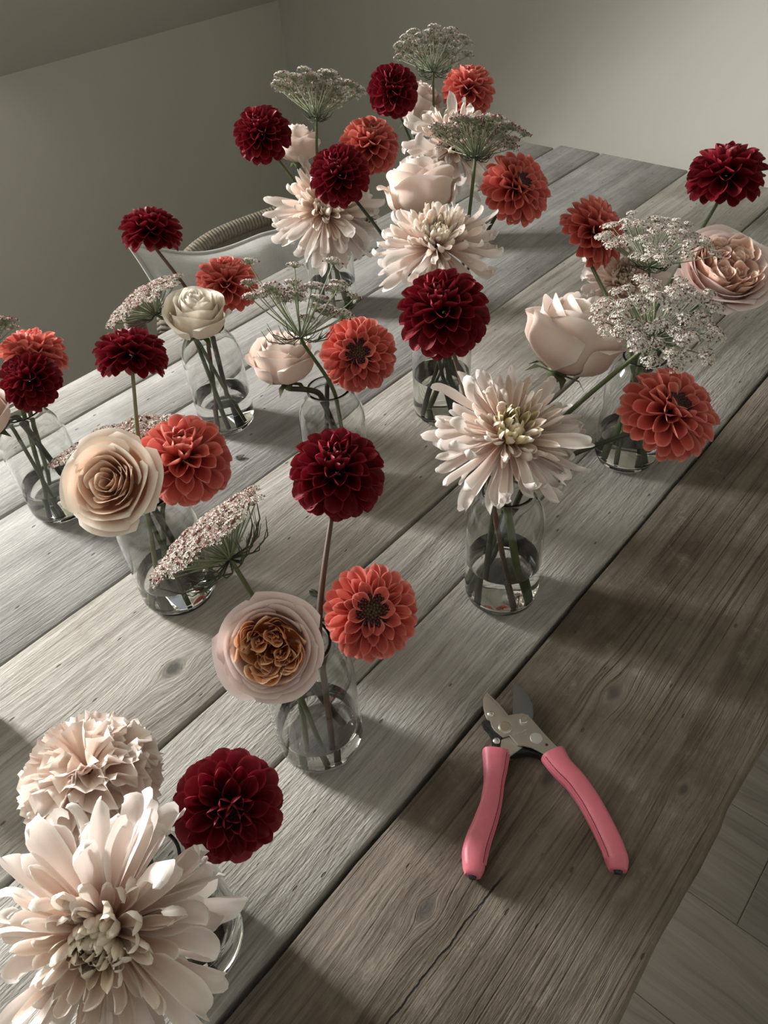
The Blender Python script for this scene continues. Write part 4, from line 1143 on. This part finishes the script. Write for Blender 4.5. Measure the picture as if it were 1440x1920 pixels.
g.build('stamped_lettering', [SCR], pr, False)
def handle(pts, wid, flip):
    P_ = [Vector((a / 1000 - PR0.x, b / 1000 - PR0.y, 0)) for a, b in pts]
    # resample
    cum = [0]
    for a, b in zip(P_, P_[1:]): cum.append(cum[-1] + (b - a).length)
    N = 40
    xs = np.linspace(0, cum[-1], N)
    px = np.interp(xs, cum, [p.x for p in P_]); py = np.interp(xs, cum, [p.y for p in P_]); w = np.interp(xs, cum, wid)
    for _ in range(4):
        px[1:-1] = (px[:-2] + px[1:-1] * 2 + px[2:]) / 4; py[1:-1] = (py[:-2] + py[1:-1] * 2 + py[2:]) / 4
    seg = 20
    vs_, fs = [], []
    cs = []
    for i in range(N):
        a, b = max(0, i - 1), min(N - 1, i + 1)
        t = Vector((px[b] - px[a], py[b] - py[a], 0)).normalized()
        s = Vector((-t.y, t.x, 0)) * flip
        c = Vector((px[i], py[i], 0.0093))
        hw_, hz = w[i] / 2000, 0.0088
        if i == 0: hw_ *= .96
        if i >= N - 4: hz *= (1, .92, .8, .55)[i - (N - 4)]
        cs.append((c, s, t, hw_, hz))
        for j in range(seg):
            q = 2 * PI * j / seg
            e = .72                      # rounded box section
            cx_, sz = math.cos(q), math.sin(q)
            vs_.append(c + s * (hw_ * math.copysign(abs(cx_) ** e, cx_)) + Vector((0, 0, hz * math.copysign(abs(sz) ** e, sz))))
    for i in range(N - 1):
        for j in range(seg):
            fs.append((i * seg + j, i * seg + (j + 1) % seg, (i + 1) * seg + (j + 1) % seg, (i + 1) * seg + j))
    fs.append(tuple(range(seg))); fs.append(tuple((N - 1) * seg + j for j in range(seg)))
    me = mesh('handle', vs_, fs, None, True, [PINK]); fix(me)
    try: me.set_sharp_from_angle(angle=math.radians(55))
    except Exception: pass
    h = obj('handle', me, pr)
    # seam ridge and stitches along the inner upper edge
    gs, gt = Geo(), Geo()
    line = [c + s * (hw_ * .80) + Vector((0, 0, hz * .70)) for c, s, t, hw_, hz in cs[1:N - 3]]
    line2 = [c + s * (hw_ * .99) + Vector((0, 0, hz * .30)) for c, s, t, hw_, hz in cs[1:N - 3]]
    gt.tube(line2, 0.0009, 6)
    gt.build('seam', [PINK], h, True)
    for i in range(0, len(line) - 1):
        for a in (0.05, 0.55):
            p = line[i].lerp(line[i + 1], a); q2 = line[i].lerp(line[i + 1], a + .36)
            gs.tube([p + Vector((0, 0, .0001)), p.lerp(q2, .5) + Vector((0, 0, .0004)), q2 + Vector((0, 0, .0001))], .00038, 5)
    gs.build('stitching', [THR], h, True)
    c, s, t, hw_, hz = cs[-1]
    g = Geo()
    g.tube([c - t * .002, c + t * .0022], [hw_ * .62, hw_ * .42], 10, flat=.7)
    g.build('end_cap', [BLK], h, True)
handle([(281.5, 164.0), (268.1, 155.5), (257.0, 149.4), (240.9, 141.0), (226.3, 136.2), (210.1, 131.9), (200.8, 128.4), (192.3, 122.3), (187.4, 119.9)], [23, 19, 16, 16.5, 18, 19.5, 19.5, 16.5, 12], 1)
handle([(309.6, 126.5), (303.7, 115.0), (300.2, 99.1), (292.1, 81.4), (281.8, 64.7), (272.0, 50.8), (264.6, 42.3), (259.0, 38.9)], [22, 19, 18, 17.5, 17.5, 17.5, 17, 13], -1)

# ------------------------------------------------------------------ scraps of leaf on the boards
LF = plain('dry_leaf', (0.030, 0.035, 0.018), 0.7)
def scrap(x, y, a, L, lab):
    vs_ = []
    for j in range(6):
        v = j / 5
        w = L * .28 * math.sin(PI * min(1, v * .9 + .12))
        for i in range(3):
            u = i - 1
            vs_.append((u * w, v * L, .0006 + .0022 * abs(u) * (1 - v) + .003 * v * v))
    fs = [(j * 3 + i, j * 3 + i + 1, j * 3 + i + 4, j * 3 + i + 3) for j in range(5) for i in range(2)]
    o = obj('leaf_scrap', mesh('leaf_scrap', vs_, fs, None, True, [LF]), None, Matrix.Translation((x, y, TH + .0004)) @ Matrix.Rotation(a, 4, 'Z'))
    md = o.modifiers.new('thick', 'SOLIDIFY'); md.thickness = .0005
    tag(o, lab, 'leaf')
scrap(0.413, 0.650, -2.2, 0.012, 'tiny dark leaf scrap on the pale boards behind the domed coral dahlia')
scrap(0.316, 0.420, 3.0, 0.014, 'tiny dark leaf scrap by a board joint, near the tall bare dahlia stem')
